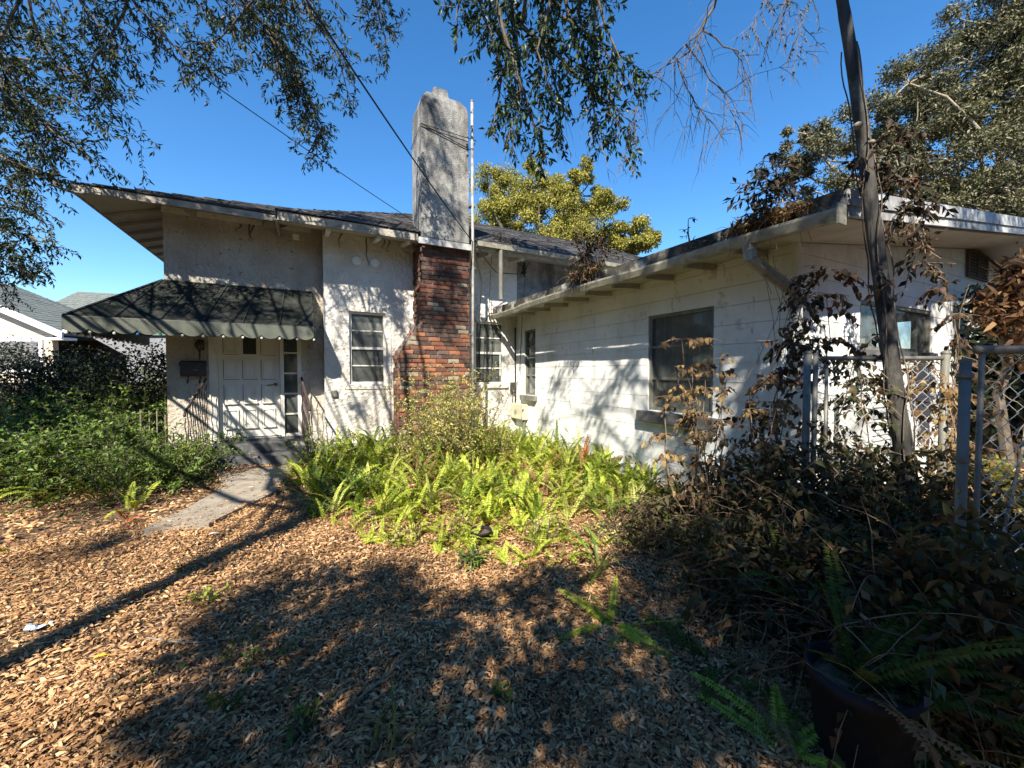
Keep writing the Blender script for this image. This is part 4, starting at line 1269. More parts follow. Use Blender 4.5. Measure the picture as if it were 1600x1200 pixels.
# ================================================================== BACKGROUND TREES
def far_tree(name, base, H, crowns, nl, ll, lw, mat, label, cat='tree', trunk_r=.2, bark='bark', group=None, up=.5, limbs=True):
    t = thing(name, base, label, cat, group)
    LV = Leaves(); mb = MB(); b = Vector(base)
    tot = sum(r[0] * r[2] for _, r in crowns)
    topc = max(crowns, key=lambda c: c[0][2])[0]
    fork = b + (Vector(topc) - b) * .45
    tr = MB(); limb(tr, b, fork, trunk_r, trunk_r * .7, .03)
    for c, r in crowns:
        # subclumps over the lobe
        ns = max(6, int(18 * r[0] * r[2] / 2))
        k = int(nl * r[0] * r[2] / tot / ns)
        limb(tr, fork, c, trunk_r * .5, trunk_r * .15, .12)
        for _ in range(ns):
            u = np.array(rand_dirs(1)[0]); q = np.array(tuple(c)) + u * np.array(r) * random.uniform(.45, 1.0)
            sr = min(r) * random.uniform(.2, .48)
            clump(LV, q, (sr, sr, sr * .8), k, ll, lw, up, .2)
            if limbs and random.random() < .5: limb(tr, c, q, trunk_r * .16, trunk_r * .04, .12, 4)
    tr.build('trunk', M[bark], t, smooth=True)
    LV.build('crown', M[mat], t)
    return t

ydep = 20
cw_ = []
for (a, b, rr) in ((790, 310, 1.9), (770, 350, 1.5), (840, 300, 1.7), (905, 305, 1.6), (930, 340, 1.6), (870, 350, 2.0), (985, 375, 1.3), (1015, 368, 1.0), (940, 385, 1.6), (800, 370, 1.5), (890, 395, 1.8), (990, 400, 1.3), (905, 275, .9), (840, 262, .8), (765, 290, 1.0)):
    q = at(a, b, ydep + random.uniform(-1, 1)); cw_.append(((q.x, q.y, q.z), (rr * .95, rr * .95, rr * .8)))
q = at(880, 581, ydep)
far_tree('yellow_leaved_tree', (q.x, q.y, 0), 12, cw_, 80000, .13, .07, 'yellow_tree', 'yellow green tree rising behind the roof right of the chimney', trunk_r=.25)

cw_ = []
for (a, b, d, rr) in ((1230, 250, 15, 1.3), (1290, 250, 15, 1.5), (1260, 210, 15, .9), (1350, 200, 15, 1.6), (1430, 200, 14, 1.9), (1420, 130, 14, 1.3), (1520, 100, 14, 2.1), (1560, 40, 14, 2.0), (1600, 150, 14, 2.5), (1480, 250, 14, 2.0), (1560, 260, 14, 2.2), (1400, 290, 14, 1.6), (1320, 300, 15, 1.3), (1600, -30, 14, 2), (1700, 100, 14, 2.8), (1540, 170, 14, 1.8), (1700, 250, 14, 2.4), (1480, 320, 14, 1.6), (1390, 250, 15, 1.2), (1590, 310, 13.5, 1.6), (1530, 310, 14, 1.6), (1640, 320, 13, 1.8), (1480, 170, 14.5, 1.4), (1250, 290, 15, 1.0)):
    q = at(a, b, d + random.uniform(-1, 1)); cw_.append(((q.x, q.y, q.z), (rr * .85, rr * .85, rr * .75)))
q = at(1540, 581, 14)
far_tree('broadleaf_evergreen_tree', (q.x, q.y, 0), 10, cw_, 130000, .125, .055, 'big_tree', 'large dull green broadleaf tree rising behind the wing at right', trunk_r=.16, bark='twig_pale', up=.3)
q = at(35, 581, 55)
far_tree('distant_tree', (q.x, q.y, 0), 12, [((q.x, q.y, 11.5), (2.2, 2.2, 1.3)), ((q.x - 3, q.y - 1, 11), (2.2, 2.2, 1.3)), ((q.x + 1.5, q.y + 1, 11.2), (1.3, 1.3, .8))], 2500, .35, .2, 'yellow_tree', 'far off treetop showing above the ridge of the neighbouring house')

# unseen trees added behind the camera to block sky light on walls and ground
gt_lab = [o_ + ' added dark green sky blocking tree' for o_ in ('first', 'second', 'third', 'fourth', 'fifth', 'sixth', 'seventh', 'eighth', 'ninth', 'tenth', 'eleventh', 'twelfth', 'thirteenth', 'fourteenth', 'last')]
gt_lab = [l_ + ' counted clockwise from the right' for l_ in gt_lab]
for i in range(15):
    a_ = radians(74 + i * 212 / 14)           # measured clockwise from the view direction
    dist = random.uniform(9.5, 13); b_ = ld(sin(a_) * dist, cos(a_) * dist, 0)
    ht = 1.6 + dist * tan(radians(random.uniform(27, 31)))
    far_tree('sky_block_tree', (b_.x, b_.y, 0), ht, [((b_.x, b_.y, ht * .62), (2.0, 2.0, ht * .36)), ((b_.x + random.uniform(-1, 1), b_.y + random.uniform(-1, 1), ht * .3), (2.1, 2.1, ht * .28))], 3600, .34, .19, 'oak', gt_lab[i] + ' behind the viewer', group='added unseen trees blocking sky light', limbs=False)

# ================================================================== OVERHEAD OAKS
# tree whose trunk shadow crosses the litter
TB = Vector((-4.55, -.78, 0))
oak = thing('oak_tree', TB, 'oak whose leafy branches hang across the top left of the sky', 'tree')
tr = MB(); trunk_pts = limb(tr, TB, TB + Vector((.1, .1, 6.6)), .15, .12, .01)
TT = TB + Vector((.1, .1, 6.6))
LV = Leaves(); mb = MB()
ltop = [((30, -60, 5), (60, 60, 5.2), (150, 150, 5.4), (225, 232, 5.5)),
        ((150, -70, 5), (230, 30, 5.2), (300, 100, 5.4), (355, 118, 5.6)),
        ((-80, 60, 5), (20, 140, 5), (90, 210, 5), (130, 236, 5)),
        ((330, -70, 5.4), (410, 40, 5.6), (470, 130, 5.8), (500, 225, 6)),
        ((430, -70, 5.4), (490, 30, 5.6), (530, 90, 5.8), (548, 160, 6)),
        ((560, -70, 6), (585, 0, 6), (603, 60, 6), (606, 105, 6)),
        ((-90, 200, 5), (-10, 240, 5), (40, 262, 5), (80, 270, 5)),
        ((230, -70, 5), (190, 20, 5), (150, 90, 5), (120, 150, 5)),
        ((390, -70, 5.2), (400, -10, 5.2), (345, 60, 5.2), (300, 95, 5.2)),
        ((60, -70, 4.6), (20, 20, 4.6), (-10, 100, 4.6), (10, 190, 4.6)),
        ((480, -70, 5.8), (440, 10, 5.8), (430, 90, 5.9), (455, 190, 6)),
        ((270, -70, 5.4), (330, -20, 5.4), (400, 30, 5.4), (450, 70, 5.5)),
        ((90, -70, 5.4), (120, 0, 5.4), (170, 50, 5.4), (215, 110, 5.5)),
        ((-60, 100, 5.6), (30, 90, 5.6), (110, 110, 5.6), (190, 175, 5.6)),
        ((520, -80, 5.4), (560, -40, 5.6), (590, -5, 5.7), (600, 40, 5.8)),
        ((-80, -20, 4.8), (-10, 60, 5), (40, 150, 5), (70, 225, 5)),
        ((430, 60, 5.8), (480, 150, 5.9), (505, 200, 6), (475, 248, 6.1))]
for i, path in enumerate(ltop):
    pts = [at(*p) for p in path]
    dense = 24 if i not in (5, 14) else 13
    spray(pts, LV, mb, .022, dense + 3, .62, .085, .026, .032, .3, -.5, 2, t0=.02, tw_r=.0035)
    limb(mb, TT + Vector((random.uniform(-.2, .2), random.uniform(-.2, .2), random.uniform(-1.5, .3))), pts[0], .028, .018, .06)
# lower clumps hanging at the far left edge
for path in (((-120, 290, 6), (-40, 300, 6), (10, 315, 6), (50, 330, 6)), ((-120, 330, 6), (-30, 350, 6), (30, 365, 6), (75, 380, 6)), ((-120, 350, 6.2), (-50, 380, 6.2), (10, 405, 6.2), (45, 432, 6.2)), ((-120, 300, 6.2), (-60, 370, 6.2), (-20, 420, 6.2), (8, 460, 6.2)), ((-120, 230, 6), (-50, 265, 6), (0, 290, 6), (35, 300, 6))):
    pts = [at(*p) for p in path]; spray(pts, LV, mb, .02, 14, .55, .075, .028, .03, .3, -.4, 3, t0=.1, tw_r=.0035)
    limb(mb, TT, pts[0], .05, .02, .05)
for (a, b, d, rp, k) in ((10, 180, 7, 60, 420), (30, 120, 7, 50, 260), (60, 230, 7, 45, 200), (-10, 250, 7, 60, 380), (40, 50, 7, 55, 260), (110, 60, 7.5, 50, 200), (180, 100, 7.5, 40, 120), (15, 340, 7, 50, 300), (30, 385, 7, 45, 240), (-5, 410, 7, 45, 240),
                         (270, 30, 7, 45, 150), (380, 50, 7, 45, 170), (430, 20, 7, 40, 140), (470, 120, 7.2, 40, 170), (490, 180, 7.2, 32, 120), (520, 60, 7.2, 35, 110), (330, 20, 7, 40, 120), (450, 80, 7.2, 40, 150), (150, 190, 7, 35, 90), (70, 160, 7, 50, 200)):
    r_ = rp / F_PX * d; c_ = at(a, b, d)
    for _ in range(int(k / 8.5)):
        p = c_ + Vector(tuple(rand_dirs(1)[0])) * r_ * random.random() ** .5
        tw = curve_pts(p, (random.gauss(0, 1), random.gauss(0, 1), -.3 + random.gauss(0, .6)), random.uniform(.25, .5), 4, (0, 0, -.5), .12)
        mb.tube(tw, [.006, .005, .004, .003, .002], 3, cap=False); leaves_on(tw, LV, .021, .10, .034, .3)
    limb(mb, TT + Vector((0, 0, .3)), c_, .012, .006, .06)
tr.build('trunk', M['bark'], oak, smooth=True)
mb.build('branch', M['twig'], oak)
LV.build('crown', M['oak'], oak)
print('oak leaves', sum(len(c) for c in LV.c))

# second tree, overhead: hanging leafy branch and bare twigs in the middle
TB2 = Vector((-1.2, -4.2, 0))
oak2 = thing('oak_tree', TB2, 'oak standing behind the camera whose broad leaved branch hangs down right of the chimney', 'tree')
tr = MB(); limb(tr, TB2, TB2 + Vector((.6, .8, 7.6)), .22, .15, .02); TT2 = TB2 + Vector((.6, .8, 7.4))
LV = Leaves(); mb = MB()
mid = [((790, -80, 4.2), (805, 40, 4.3), (815, 140, 4.4), (790, 230, 4.4)),
       ((820, -80, 4.2), (870, 20, 4.3), (930, 60, 4.4), (1000, 150, 4.6)),
       ((740, -80, 4.4), (755, 20, 4.4), (785, 110, 4.5), (770, 200, 4.5)),
       ((860, -80, 4.4), (900, 60, 4.5), (925, 150, 4.6), (940, 235, 4.6)),
       ((900, -80, 4.2), (930, -10, 4.3), (955, 60, 4.4), (975, 110, 4.4)),
       ((840, -80, 4.6), (850, 60, 4.7), (870, 140, 4.7), (880, 220, 4.8)),
       ((815, 40, 4.3), (880, 95, 4.5), (920, 140, 4.6), (1000, 200, 4.7)),
       ((715, -80, 4.4), (725, -30, 4.4), (718, 10, 4.4), (712, 35, 4.4)),
       ((760, -80, 4.0), (790, 60, 4.1), (830, 180, 4.2), (850, 250, 4.2)),
       ((930, -80, 4.5), (900, 20, 4.5), (960, 170, 4.6), (985, 245, 4.6)),
       ((770, -80, 4.6), (765, 30, 4.6), (800, 90, 4.6), (810, 170, 4.6)),
       ((880, -80, 4.1), (860, 0, 4.1), (840, 80, 4.2), (870, 170, 4.3))]
for i, path in enumerate(mid):
    pts = [at(a_, b_, c_ * 1.5) for a_, b_, c_ in path]
    spray(pts, LV, mb, .036, 21 if i != 7 else 8, .72, .135, .05, .044, .4, -.5, 2, t0=.03, tw_r=.0042, down=.2)
    limb(mb, TT2 + Vector((0, 0, 1.5)), pts[0], .035, .03, .05)
    if i in (0, 2, 3, 5): spray(pts[1:], LV, mb, .011, 6, 1.2, .06, .02, .2, .5, -1.5, 2, t0=.3, tw_r=.004, down=1.0, bare=True)
# bare twiggy limb
bare = [((1135, -80, 4.6), (1115, 10, 4.7), (1080, 75, 4.8), (1010, 122, 5)), ((1100, 50, 4.75), (1150, 75, 4.8), (1160, 100, 4.9), (1175, 150, 5)),
        ((1060, 92, 4.85), (1065, 120, 4.9), (1090, 165, 5), (1110, 200, 5.1)), ((1075, 70, 4.8), (1110, 120, 4.9), (1140, 160, 5), (1150, 200, 5.0)),
        ((1255, -80, 5), (1265, 0, 5), (1250, 50, 5), (1245, 95, 5)), ((1200, -80, 5), (1200, -20, 5), (1190, 20, 5), (1170, 50, 5)), ((1225, -80, 4.8), (1232, -30, 4.8), (1225, 10, 4.8), (1205, 50, 4.8)), ((1020, 115, 5), (1000, 150, 5), (985, 200, 5.1), (975, 250, 5.1))]
for i, path in enumerate(bare):
    pts = [at(*p) for p in path]
    spray(pts, LV, mb, .022 if i == 0 else .010, 16 if i == 0 else 10, .85 if i in (0, 2, 3) else .55, .05, .02, .3, .4, -.9, 4, t0=.25, tw_r=.0036, jitter=.3, down=.7, bare=i < 4)
    if i in (0, 4, 5, 6): limb(mb, TT2, pts[0], .05, .022 if i == 0 else .01, .05)

# shade clumps (crown behind and above the camera) ------------------------------------------------
LASTQ = [None]
def hook_up(q, r0=.014):
    """join a leaf clump to the clump before it when near, else to the trunk"""
    p = LASTQ[0]
    if p is None or (p - q).length > 3.5: limb(mb, TT2, q, .022, .008, .05)
    else: limb(mb, p, q, r0, .006, .08)
    LASTQ[0] = q
def shade(px, py, rad, h, k, z=0.0, lv=None):
    g = onZ(px, py, z); q = g - LIGHT * ((h - z) / -LIGHT.z)
    lv = lv or LV
    clump(lv, q, (rad, rad, rad * .5), k, .09, .045, .5, .0)
    hook_up(q)
    for _ in range(3):
        limb(mb, q, q + Vector((random.uniform(-1, 1), random.uniform(-1, 1), random.uniform(-.3, .3))) * rad, .012, .004, .1, 3)
# dark pools on the litter
for (a, b, r_, k) in ((420, 930, .55, 900), (350, 1000, .42, 620), (480, 985, .5, 700), (600, 905, .4, 600), (640, 940, .45, 650), (560, 950, .5, 800), (700, 980, .4, 520), (620, 1010, .42, 520),
                      (820, 930, .38, 560), (880, 905, .34, 500), (930, 1000, .36, 500), (980, 960, .3, 300), (330, 1100, .34, 500), (430, 1080, .34, 480), (520, 1060, .32, 430),
                      (620, 1090, .28, 380), (820, 1090, .26, 330), (560, 1150, .3, 520), (770, 1010, .3, 300), (720, 1090, .26, 260), (690, 1160, .26, 300), (800, 1165, .26, 300), (870, 990, .28, 300), (740, 940, .24, 260), (560, 1010, .3, 300), (670, 1040, .26, 300), (860, 1060, .2, 200), (680, 1160, .28, 420), (450, 1170, .3, 520), (340, 1180, .3, 500), (900, 1130, .28, 430), (920, 1060, .25, 330),
                      (1000, 1090, .3, 450), (1060, 1150, .3, 450), (980, 1180, .3, 430), (1080, 1050, .32, 380), (1140, 1120, .3, 400),
                      (250, 1130, .2, 160), (520, 900, .3, 260), (390, 960, .3, 300)):
    shade(a, b, r_ * .86, random.uniform(3.6, 5.2), int(k * .6))
# solid shade over the right hand brush and left bushes
for (a, b, r_, k) in ((1150, 900, .8, 1500), (1300, 850, .9, 2000), (1450, 850, 1.0, 2200), (1250, 1000, .7, 1600), (1400, 1000, .8, 1900), (1550, 1000, .8, 1900), (1200, 800, .8, 1100), (1350, 1150, .5, 900), (1550, 870, 1, 1900), (1500, 700, .8, 1600), (1600, 900, .8, 1500), (1560, 760, .5, 600), (1030, 860, .5, 520), (1080, 960, .5, 700), (1500, 1150, .6, 1100)):
    shade(a, b, r_, random.uniform(6.5, 9), int(k * .85), .4)
for (a, b, r_, k) in ((1060, 800, .4, 420), (1120, 755, .45, 520), (1190, 715, .45, 520), (1020, 830, .35, 260)):
    shade(a, b, r_, random.uniform(5, 7), k, .6)
for (a, b, r_, k) in ((40, 700, .7, 800), (100, 740, .6, 700), (40, 800, .4, 400), (20, 650, .7, 400)):
    shade(a, b, r_, random.uniform(6.5, 9), k, .5)
# dappling on walls: clumps placed back along the sun ray from wall points
def shade_pt(pt, dist, rad, k, ll=.09):
    q = Vector(pt) - LIGHT * dist
    clump(LV, q, (rad, rad, rad * .8), k, ll, ll * .45, .5, .0)
    hook_up(q)
wall_dap = [(onX(a, b, XW), r_, k) for a, b, r_, k in ((870, 600, .5, 260), (900, 560, .35, 140), (930, 640, .5, 280), (960, 600, .4, 200), (930, 700, .45, 260), (990, 560, .3, 110), (1000, 700, .4, 230), (1050, 720, .4, 260), (1060, 600, .45, 260), (1170, 560, .4, 330), (1180, 640, .5, 520), (1190, 720, .4, 300), (850, 660, .3, 120), (880, 720, .3, 120), (980, 750, .3, 180), (860, 540, .3, 100))]
wall_dap += [(onY(a, b, YB), r_, k) for a, b, r_, k in ((530, 470, .4, 150), (610, 460, .4, 260), (560, 520, .4, 190), (600, 560, .4, 220), (560, 640, .3, 160), (620, 500, .3, 160), (520, 560, .3, 110), (570, 440, .4, 140), (780, 620, .3, 130), (790, 560, .25, 90))]
wall_dap += [(onY(a, b, 7.8), r_, k) for a, b, r_, k in ((690, 200, .35, 140), (690, 260, .45, 260), (680, 320, .4, 260), (710, 340, .3, 140), (670, 170, .25, 80), (700, 420, .5, 700), (690, 480, .5, 650), (650, 470, .4, 300))]
wall_dap += [(onY(a, b, YD), r_, k) for a, b, r_, k in ((330, 410, .3, 130), (370, 430, .3, 300), (420, 430, .35, 500), (460, 440, .35, 500), (400, 400, .3, 400), (290, 400, .25, 200), (450, 400, .4, 500))]
wall_dap += [(onY(a, b, 8.2), r_, k) for a, b, r_, k in ((250, 470, .3, 220), (330, 480, .35, 200), (400, 490, .4, 450), (440, 480, .3, 260), (300, 500, .3, 160), (180, 490, .4, 300), (130, 510, .3, 120), (340, 520, .4, 450), (470, 500, .25, 90), (210, 530, .3, 160), (380, 455, .35, 380), (330, 640, .3, 200), (440, 680, .3, 260))]
wall_dap += [(onY(a, b, 8.6), r_, k) for a, b, r_, k in ((800, 380, .6, 300), (860, 400, .6, 300), (560, 345, .4, 200), (380, 325, .4, 150), (300, 310, .4, 120))]
wall_dap += [(onY(a, b, 1.9), r_, k) for a, b, r_, k in ((1380, 330, .3, 160), (1450, 345, .25, 160), (1500, 350, .4, 260), (1560, 360, .4, 300), (1350, 320, .2, 70))]
wall_dap += [(onY(a, b, YW), r_, k) for a, b, r_, k in ((1430, 520, .5, 1100), (1500, 500, .5, 1000), (1450, 450, .5, 700), (1540, 560, .7, 1000), (1270, 620, .25, 120), (1450, 620, .5, 300))]
for a, b, d_ in ((30, 600, 8.2), (90, 600, 8.0), (150, 595, 7.8), (210, 595, 7.8)):
    shade_pt(at(a, b, d_), 9.0, .75, 700)
for pt, r_, k in wall_dap:
    if abs(pt.y - 8.2) < .01: k = int(k * .5)
    if abs(pt.x - XW) < .01 and pt.y > 3.3: k = int(k * .75); r_ *= .85
    shade_pt(pt, random.uniform(8.0, 11), r_, k)
tr.build('trunk', M['bark'], oak2, smooth=True)
mb.build('branch', M['twig'], oak2)
LV.build('crown', M['oak_mid'], oak2)
print('oak2 leaves', sum(len(c) for c in LV.c))

# ================================================================== LEANING TRUNK, right
tp = [(a_, b_, c_ * .78) for a_, b_, c_ in [(1436, 960, 3.95), (1418, 790, 3.95), (1408, 680, 3.97), (1392, 560, 4.0), (1377, 440, 4.02), (1362, 330, 4.05), (1347, 200, 4.1), (1331, 90, 4.15), (1315, -5, 4.2), (1290, -160, 4.3)]]
pts = [at(*p) for p in tp]; rr = [.068, .060, .056, .053, .051, .049, .046, .043, .038, .032]
lt = thing('leaning_tree', (pts[0].x, pts[0].y, 0), 'slim leaning grey tree trunk wrapped in thin dead vines in front of the wing corner', 'tree')
pts = [Vector((pts[0].x, pts[0].y, -.05))] + pts[1:] if pts[0].z < 0.1 else [Vector((pts[0].x + .03, pts[0].y, -.05))] + pts
if len(rr) < len(pts): rr = [.15] + rr
dens = []; rd = []
for i in range(len(pts) - 1):
    for k in range(6):
        t_ = k / 6; dens.append(pts[i].lerp(pts[i + 1], t_)); rd.append((rr[i] + (rr[i + 1] - rr[i]) * t_) * (1 + random.uniform(-.035, .035)))
dens.append(pts[-1]); rd.append(rr[-1])
b_ = MB(); b_.tube(dens, rd, 18); tk = b_.build('trunk', M['bark'], lt, smooth=True)
for (a, b, r_) in ((1341, 196, .032), (1362, 222, .022)):
    q = at(a, b, 3.12); k_ = MB(); k_.ball(q, r_, 10, 6, .8); k_.build('cut_knot', M['twig_pale'], lt, smooth=True)
vm = MB()
for s_ in range(4):
    vv = []
    ph = random.uniform(0, 6.28); tw_ = random.uniform(.6, 1.6)
    for i, p in enumerate(dens[:44]):
        a = ph + i * .12 * tw_ + .5 * sin(i * .4)
        vv.append(p + Vector((cos(a), sin(a), 0)) * (rd[i] + .012 + .02 * max(0, sin(i * .7 + ph))))
    vm.tube(vv, [.005] * len(vv), 4)
vm.build('climbing_vine', M['twig'], lt)
LVd = Leaves(); vb = MB()
for (a, b, n_, L_t) in ((1385, 245, 9, .3), (1410, 280, 12, .35), (1400, 200, 6, .3), (1420, 320, 9, .3), (1395, 340, 5, .25), (1430, 255, 6, .25), (1360, 270, 5, .25)):
    p = at(a, b, 3.15)
    for _ in range(n_):
        tw = curve_pts(p, rand_dirs(1)[0], L_t * random.uniform(.5, 1), 4, (0, 0, -.8), .15); vb.tube(tw, .003, 3); leaves_on(tw, LVd, .028, .075, .036, .6)
for (a, b) in ((1350, 235), (1400, 430), (1370, 410), (1420, 450), (1380, 520), (1430, 400), (1440, 340), (1435, 380), (1450, 310)):
    p = at(a, b, 3.05); tw = curve_pts(p, Vector((random.gauss(0, 1), random.gauss(0, 1), -.6)), .28, 4, (0, 0, -.6), .15); vb.tube(tw, .003, 3); leaves_on(tw, LVd, .03, .07, .036, .6)
vb.build('dead_twig', M['twig'], lt)['kind'] = 'stuff'; LVd.build('dead_foliage', M['dead_dark'], lt)

# ================================================================== plants on the wing gutter
def gutter_plant(px_, py_, H_, n_, ll, label, mat='dead_dark', X=GXE - .09, w=.4):
    b = onX(px_, py_, X)
    t = thing('gutter_sapling', b, label, 'sapling', 'saplings rooted in the wing gutter')
    LV = Leaves(); mb = MB()
    main = curve_pts(b, (.02, .02, 1), H_, 8, (0, 0, 0), .05)
    mb.tube(main, [.012 * (1 - .7 * i / 8) for i in range(9)], 5)
    for _ in range(n_):
        i = random.randint(2, 8); d = Vector((random.gauss(0, 1), random.gauss(0, 1), random.uniform(-.3, .7)))
        tw = curve_pts(main[i], d, H_ * w * random.uniform(.5, 1.1), 5, (0, 0, -.5), .12)
        mb.tube(tw, .003, 3); leaves_on(tw, LV, .035, ll, ll * .38, .5, start=.3)
    mb.build('stem', M['twig'], t); LV.build('foliage', M[mat], t)
    return t
gutter_plant(1198, 352, .62, 26, .085, 'large dark dead leaved sapling growing from the gutter near the wing corner', w=.6)
gutter_plant(1215, 350, .5, 18, .08, 'smaller brown sapling leaning right beside the large one in the gutter', w=.6)
gutter_plant(1078, 385, .3, 6, .06, 'tiny sapling alone on the middle of the wing gutter', 'oak_mid', w=.4)
gutter_plant(1180, 352, .3, 9, .085, 'low sapling drooping over the gutter left of the large one', w=.8)
# vine mass hanging at the inner corner
b = onX(912, 425, GXE - .05)
t = thing('dead_vine_clump', b, 'bushy dark red brown dead vine piled on the gutter near the inner corner', 'vine')
LV = Leaves(); mb = MB()
for (a, c_, n_, up_) in ((915, 400, 30, .5), (905, 425, 26, -.2), (935, 385, 20, .8), (900, 380, 12, .8), (925, 415, 18, 0), (945, 400, 12, .3)):
    p = onX(a, c_, GXE - .08 + random.uniform(-.05, .1))
    for _ in range(n_):
        tw = curve_pts(p, Vector((random.gauss(0, .6), random.gauss(0, .8), up_ + random.gauss(0, .7))), random.uniform(.15, .42), 4, (0, 0, -.5), .15); mb.tube(tw, .003, 3); leaves_on(tw, LV, .04, .075, .03, .6)
mb.build('stem', M['vine_stem'], t); LV.build('foliage', M['dead_dark'], t)
# litter heaps in the gutter
def debris(px_, py_, L_, n_, label, X=GXE - .08):
    b = onX(px_, py_, X); t = thing('leaf_debris', b, label, 'dead leaves', 'dead leaf heaps lying in the gutter')
    LV = Leaves(); k = n_
    pos = np.stack([RNG.normal(b.x, .035, k), RNG.uniform(-.5, .5, k) * L_ + b.y, b.z + np.abs(RNG.normal(0, .045, k))], 1)
    LV.add(pos, rand_dirs(k), rand_dirs(k, 1), RNG.uniform(.05, .1, k), RNG.uniform(.012, .03, k)); LV.build('leaf_pile', M['dead_leaf'], t)
    mb = MB()
    for _ in range(int(n_ / 12)):
        p = b + Vector((random.gauss(0, .04), random.uniform(-.5, .5) * L_, .02)); tw = curve_pts(p, rand_dirs(1)[0], random.uniform(.1, .4), 5, (0, 0, -1.6), .2); mb.tube(tw, .002, 3)
    mb.build('dry_stem', M['vine_stem'], t)
debris(1190, 352, .55, 520, 'thick rusty heap of dead leaves in the gutter below the large sapling')
debris(1120, 378, .9, 70, 'thin strip of dead leaves along the middle of the wing gutter')
debris(915, 428, .8, 300, 'brown leaf heap in the gutter beneath the dead vine clump')
debris(1235, 335, .4, 160, 'leaf scraps in the gutter by its open corner end')
# hanging root strands beneath the gutter
t = thing('hanging_vine', onX(1190, 400, 4.0), 'thin dry vine strands hanging from the gutter down the wing wall near its corner', 'vine')
mb = MB(); LV = Leaves()
for (a, c_, L_) in ((1186, 400, 1.0), (1190, 410, 1.25), (1198, 390, .9), (1208, 400, .6), (1215, 420, 1.0), (1228, 430, 1.1), (1235, 440, .8), (1243, 470, .9), (1250, 430, 1.0)):
    p = onX(a, c_, 4.25); tw = curve_pts(p, (random.gauss(.1, .1), random.gauss(0, .1), -1), L_, 10, (0, 0, -.5), .13); mb.tube(tw, .003, 3)
for (a, c_) in ((1243, 460), (1248, 480), (1250, 500), (1258, 520), (1240, 440), (1256, 545), (1245, 520)):
    p = onX(a, c_, 4.2)
    for _ in range(5):
        tw = curve_pts(p, rand_dirs(1)[0], .2, 4, (0, 0, -1), .15); mb.tube(tw, .003, 3); leaves_on(tw, LV, .03, .06, .03, .8)
mb.build('stem', M['vine_stem'], t); LV.build('foliage', M['dead_dark'], t)
t = thing('hanging_vine', at(1450, 300, 3.9), 'reddish dead vine trailing over the roof rake right of the leaning trunk', 'vine')
mb = MB(); LV = Leaves()
for (a, c_, d) in ((1425, 320, 3.75), (1430, 345, 3.75), (1440, 365, 3.8), (1445, 385, 3.8), (1448, 410, 3.8), (1452, 430, 3.8), (1455, 450, 3.8)):
    p = at(a, c_, d)
    for _ in range(6):
        tw = curve_pts(p, rand_dirs(1)[0], .2, 4, (0, 0, -1), .15); mb.tube(tw, .003, 3); leaves_on(tw, LV, .03, .07, .035, .8)
mb.build('stem', M['vine_stem'], t); LV.build('foliage', M['dead_dark'], t)
# small plant tuft on the upper roof
b = onY(790, 378, 8.1)
t = thing('roof_weed', b, 'small dark weed tuft growing on the upper roof edge right of the chimney', 'weed'); LV = Leaves(); mb = MB()
for _ in range(22):
    tw = curve_pts(b + Vector((random.uniform(-.35, .35), random.uniform(-.1, .1), 0)), (random.gauss(0, 1), random.gauss(0, .5), .5), .25, 4, (0, 0, -.5), .15); mb.tube(tw, .003, 3); leaves_on(tw, LV, .04, .06, .03, .3)
mb.build('stem', M['twig'], t); LV.build('foliage', M['dead_dark'], t)

# ================================================================== CHAIN LINK FENCE
GD = 3.2; GH = 1.76
def ldp(px_, d): return ld((px_ - 800) / F_PX * d, d, 0)
fence = thing('chain_link_fence', ldp(1261, GD), 'galvanised chain link fence with gate beside the wing, overgrown by dead vines', 'fence')
def post(px_, d, H_, r, name='post', mat='galv'):
    r *= .85; p = ldp(px_, d); MB().tube([(p.x, p.y, -.05), (p.x, p.y, H_)], r, 12).build(name, M[mat], fence, smooth=True)
    MB().ball((p.x, p.y, H_), r * 1.15, 10, 6, .7).build('post_cap', M[mat], fence, smooth=True)
    return p
pA = post(1261, GD, 1.80, .030); pB = post(1274, GD, GH + .03, .021); pC = post(1476, GD, 1.80, .032); pD = post(1508, 1.97, 1.70, .026)
def rail(a, b, r=.017): MB().tube([a, b], r, 8).build('rail', M['galv'], fence, smooth=True)
up_ = lambda z_: Vector((0, 0, z_))
rail(pB + up_(GH), pC + up_(GH)); rail(pB + up_(.15), pC + up_(.15))
rail(pB + cr * .09 + up_(GH - .05), pB + cr * .09 + up_(.15), .013)
def chainlink(P0, u, W, z0, z1, cell, r, name='wire_mesh'):
    """wires woven in diamonds: neighbours zigzag in opposite phase"""
    mb = MB(); P0 = Vector(P0); u = Vector(u).normalized(); nv = u.cross(Vector((0, 0, 1)))
    n = int(W / (cell / 2)); rows = int((z1 - z0) / (cell / 2))
    for i in range(n):
        pts = []
        for k in range(rows + 1):
            o_ = (k + i) % 2
            pts.append(P0 + u * ((i + o_) * cell / 2 + (.0015 if o_ else -.0015)) + nv * (r * (1.2 if (k + i) % 2 else -1.2)) + Vector((0, 0, z0 + (z1 - z0) * k / rows)))
        mb.tube(pts, r, 3, cap=False)
    o = mb.build(name, M['wire'], fence); o['kind'] = 'stuff'; return o
chainlink(pB + cr * .03, cr, (pC - pB).length - .06, .12, GH, .088, .0023)
g0 = pD + cr * .05; gu = cr
zr2 = GH - .0
rail(g0 + up_(zr2), g0 + gu * 2.4 + up_(zr2), .021)
MB().tube([g0 + gu * .03, g0 + gu * .03 + up_(zr2)], .012, 8).build('post', M['galv'], fence, smooth=True)
chainlink(g0 + gu * .04, gu, 2.2, .1, zr2, .088, .0026)
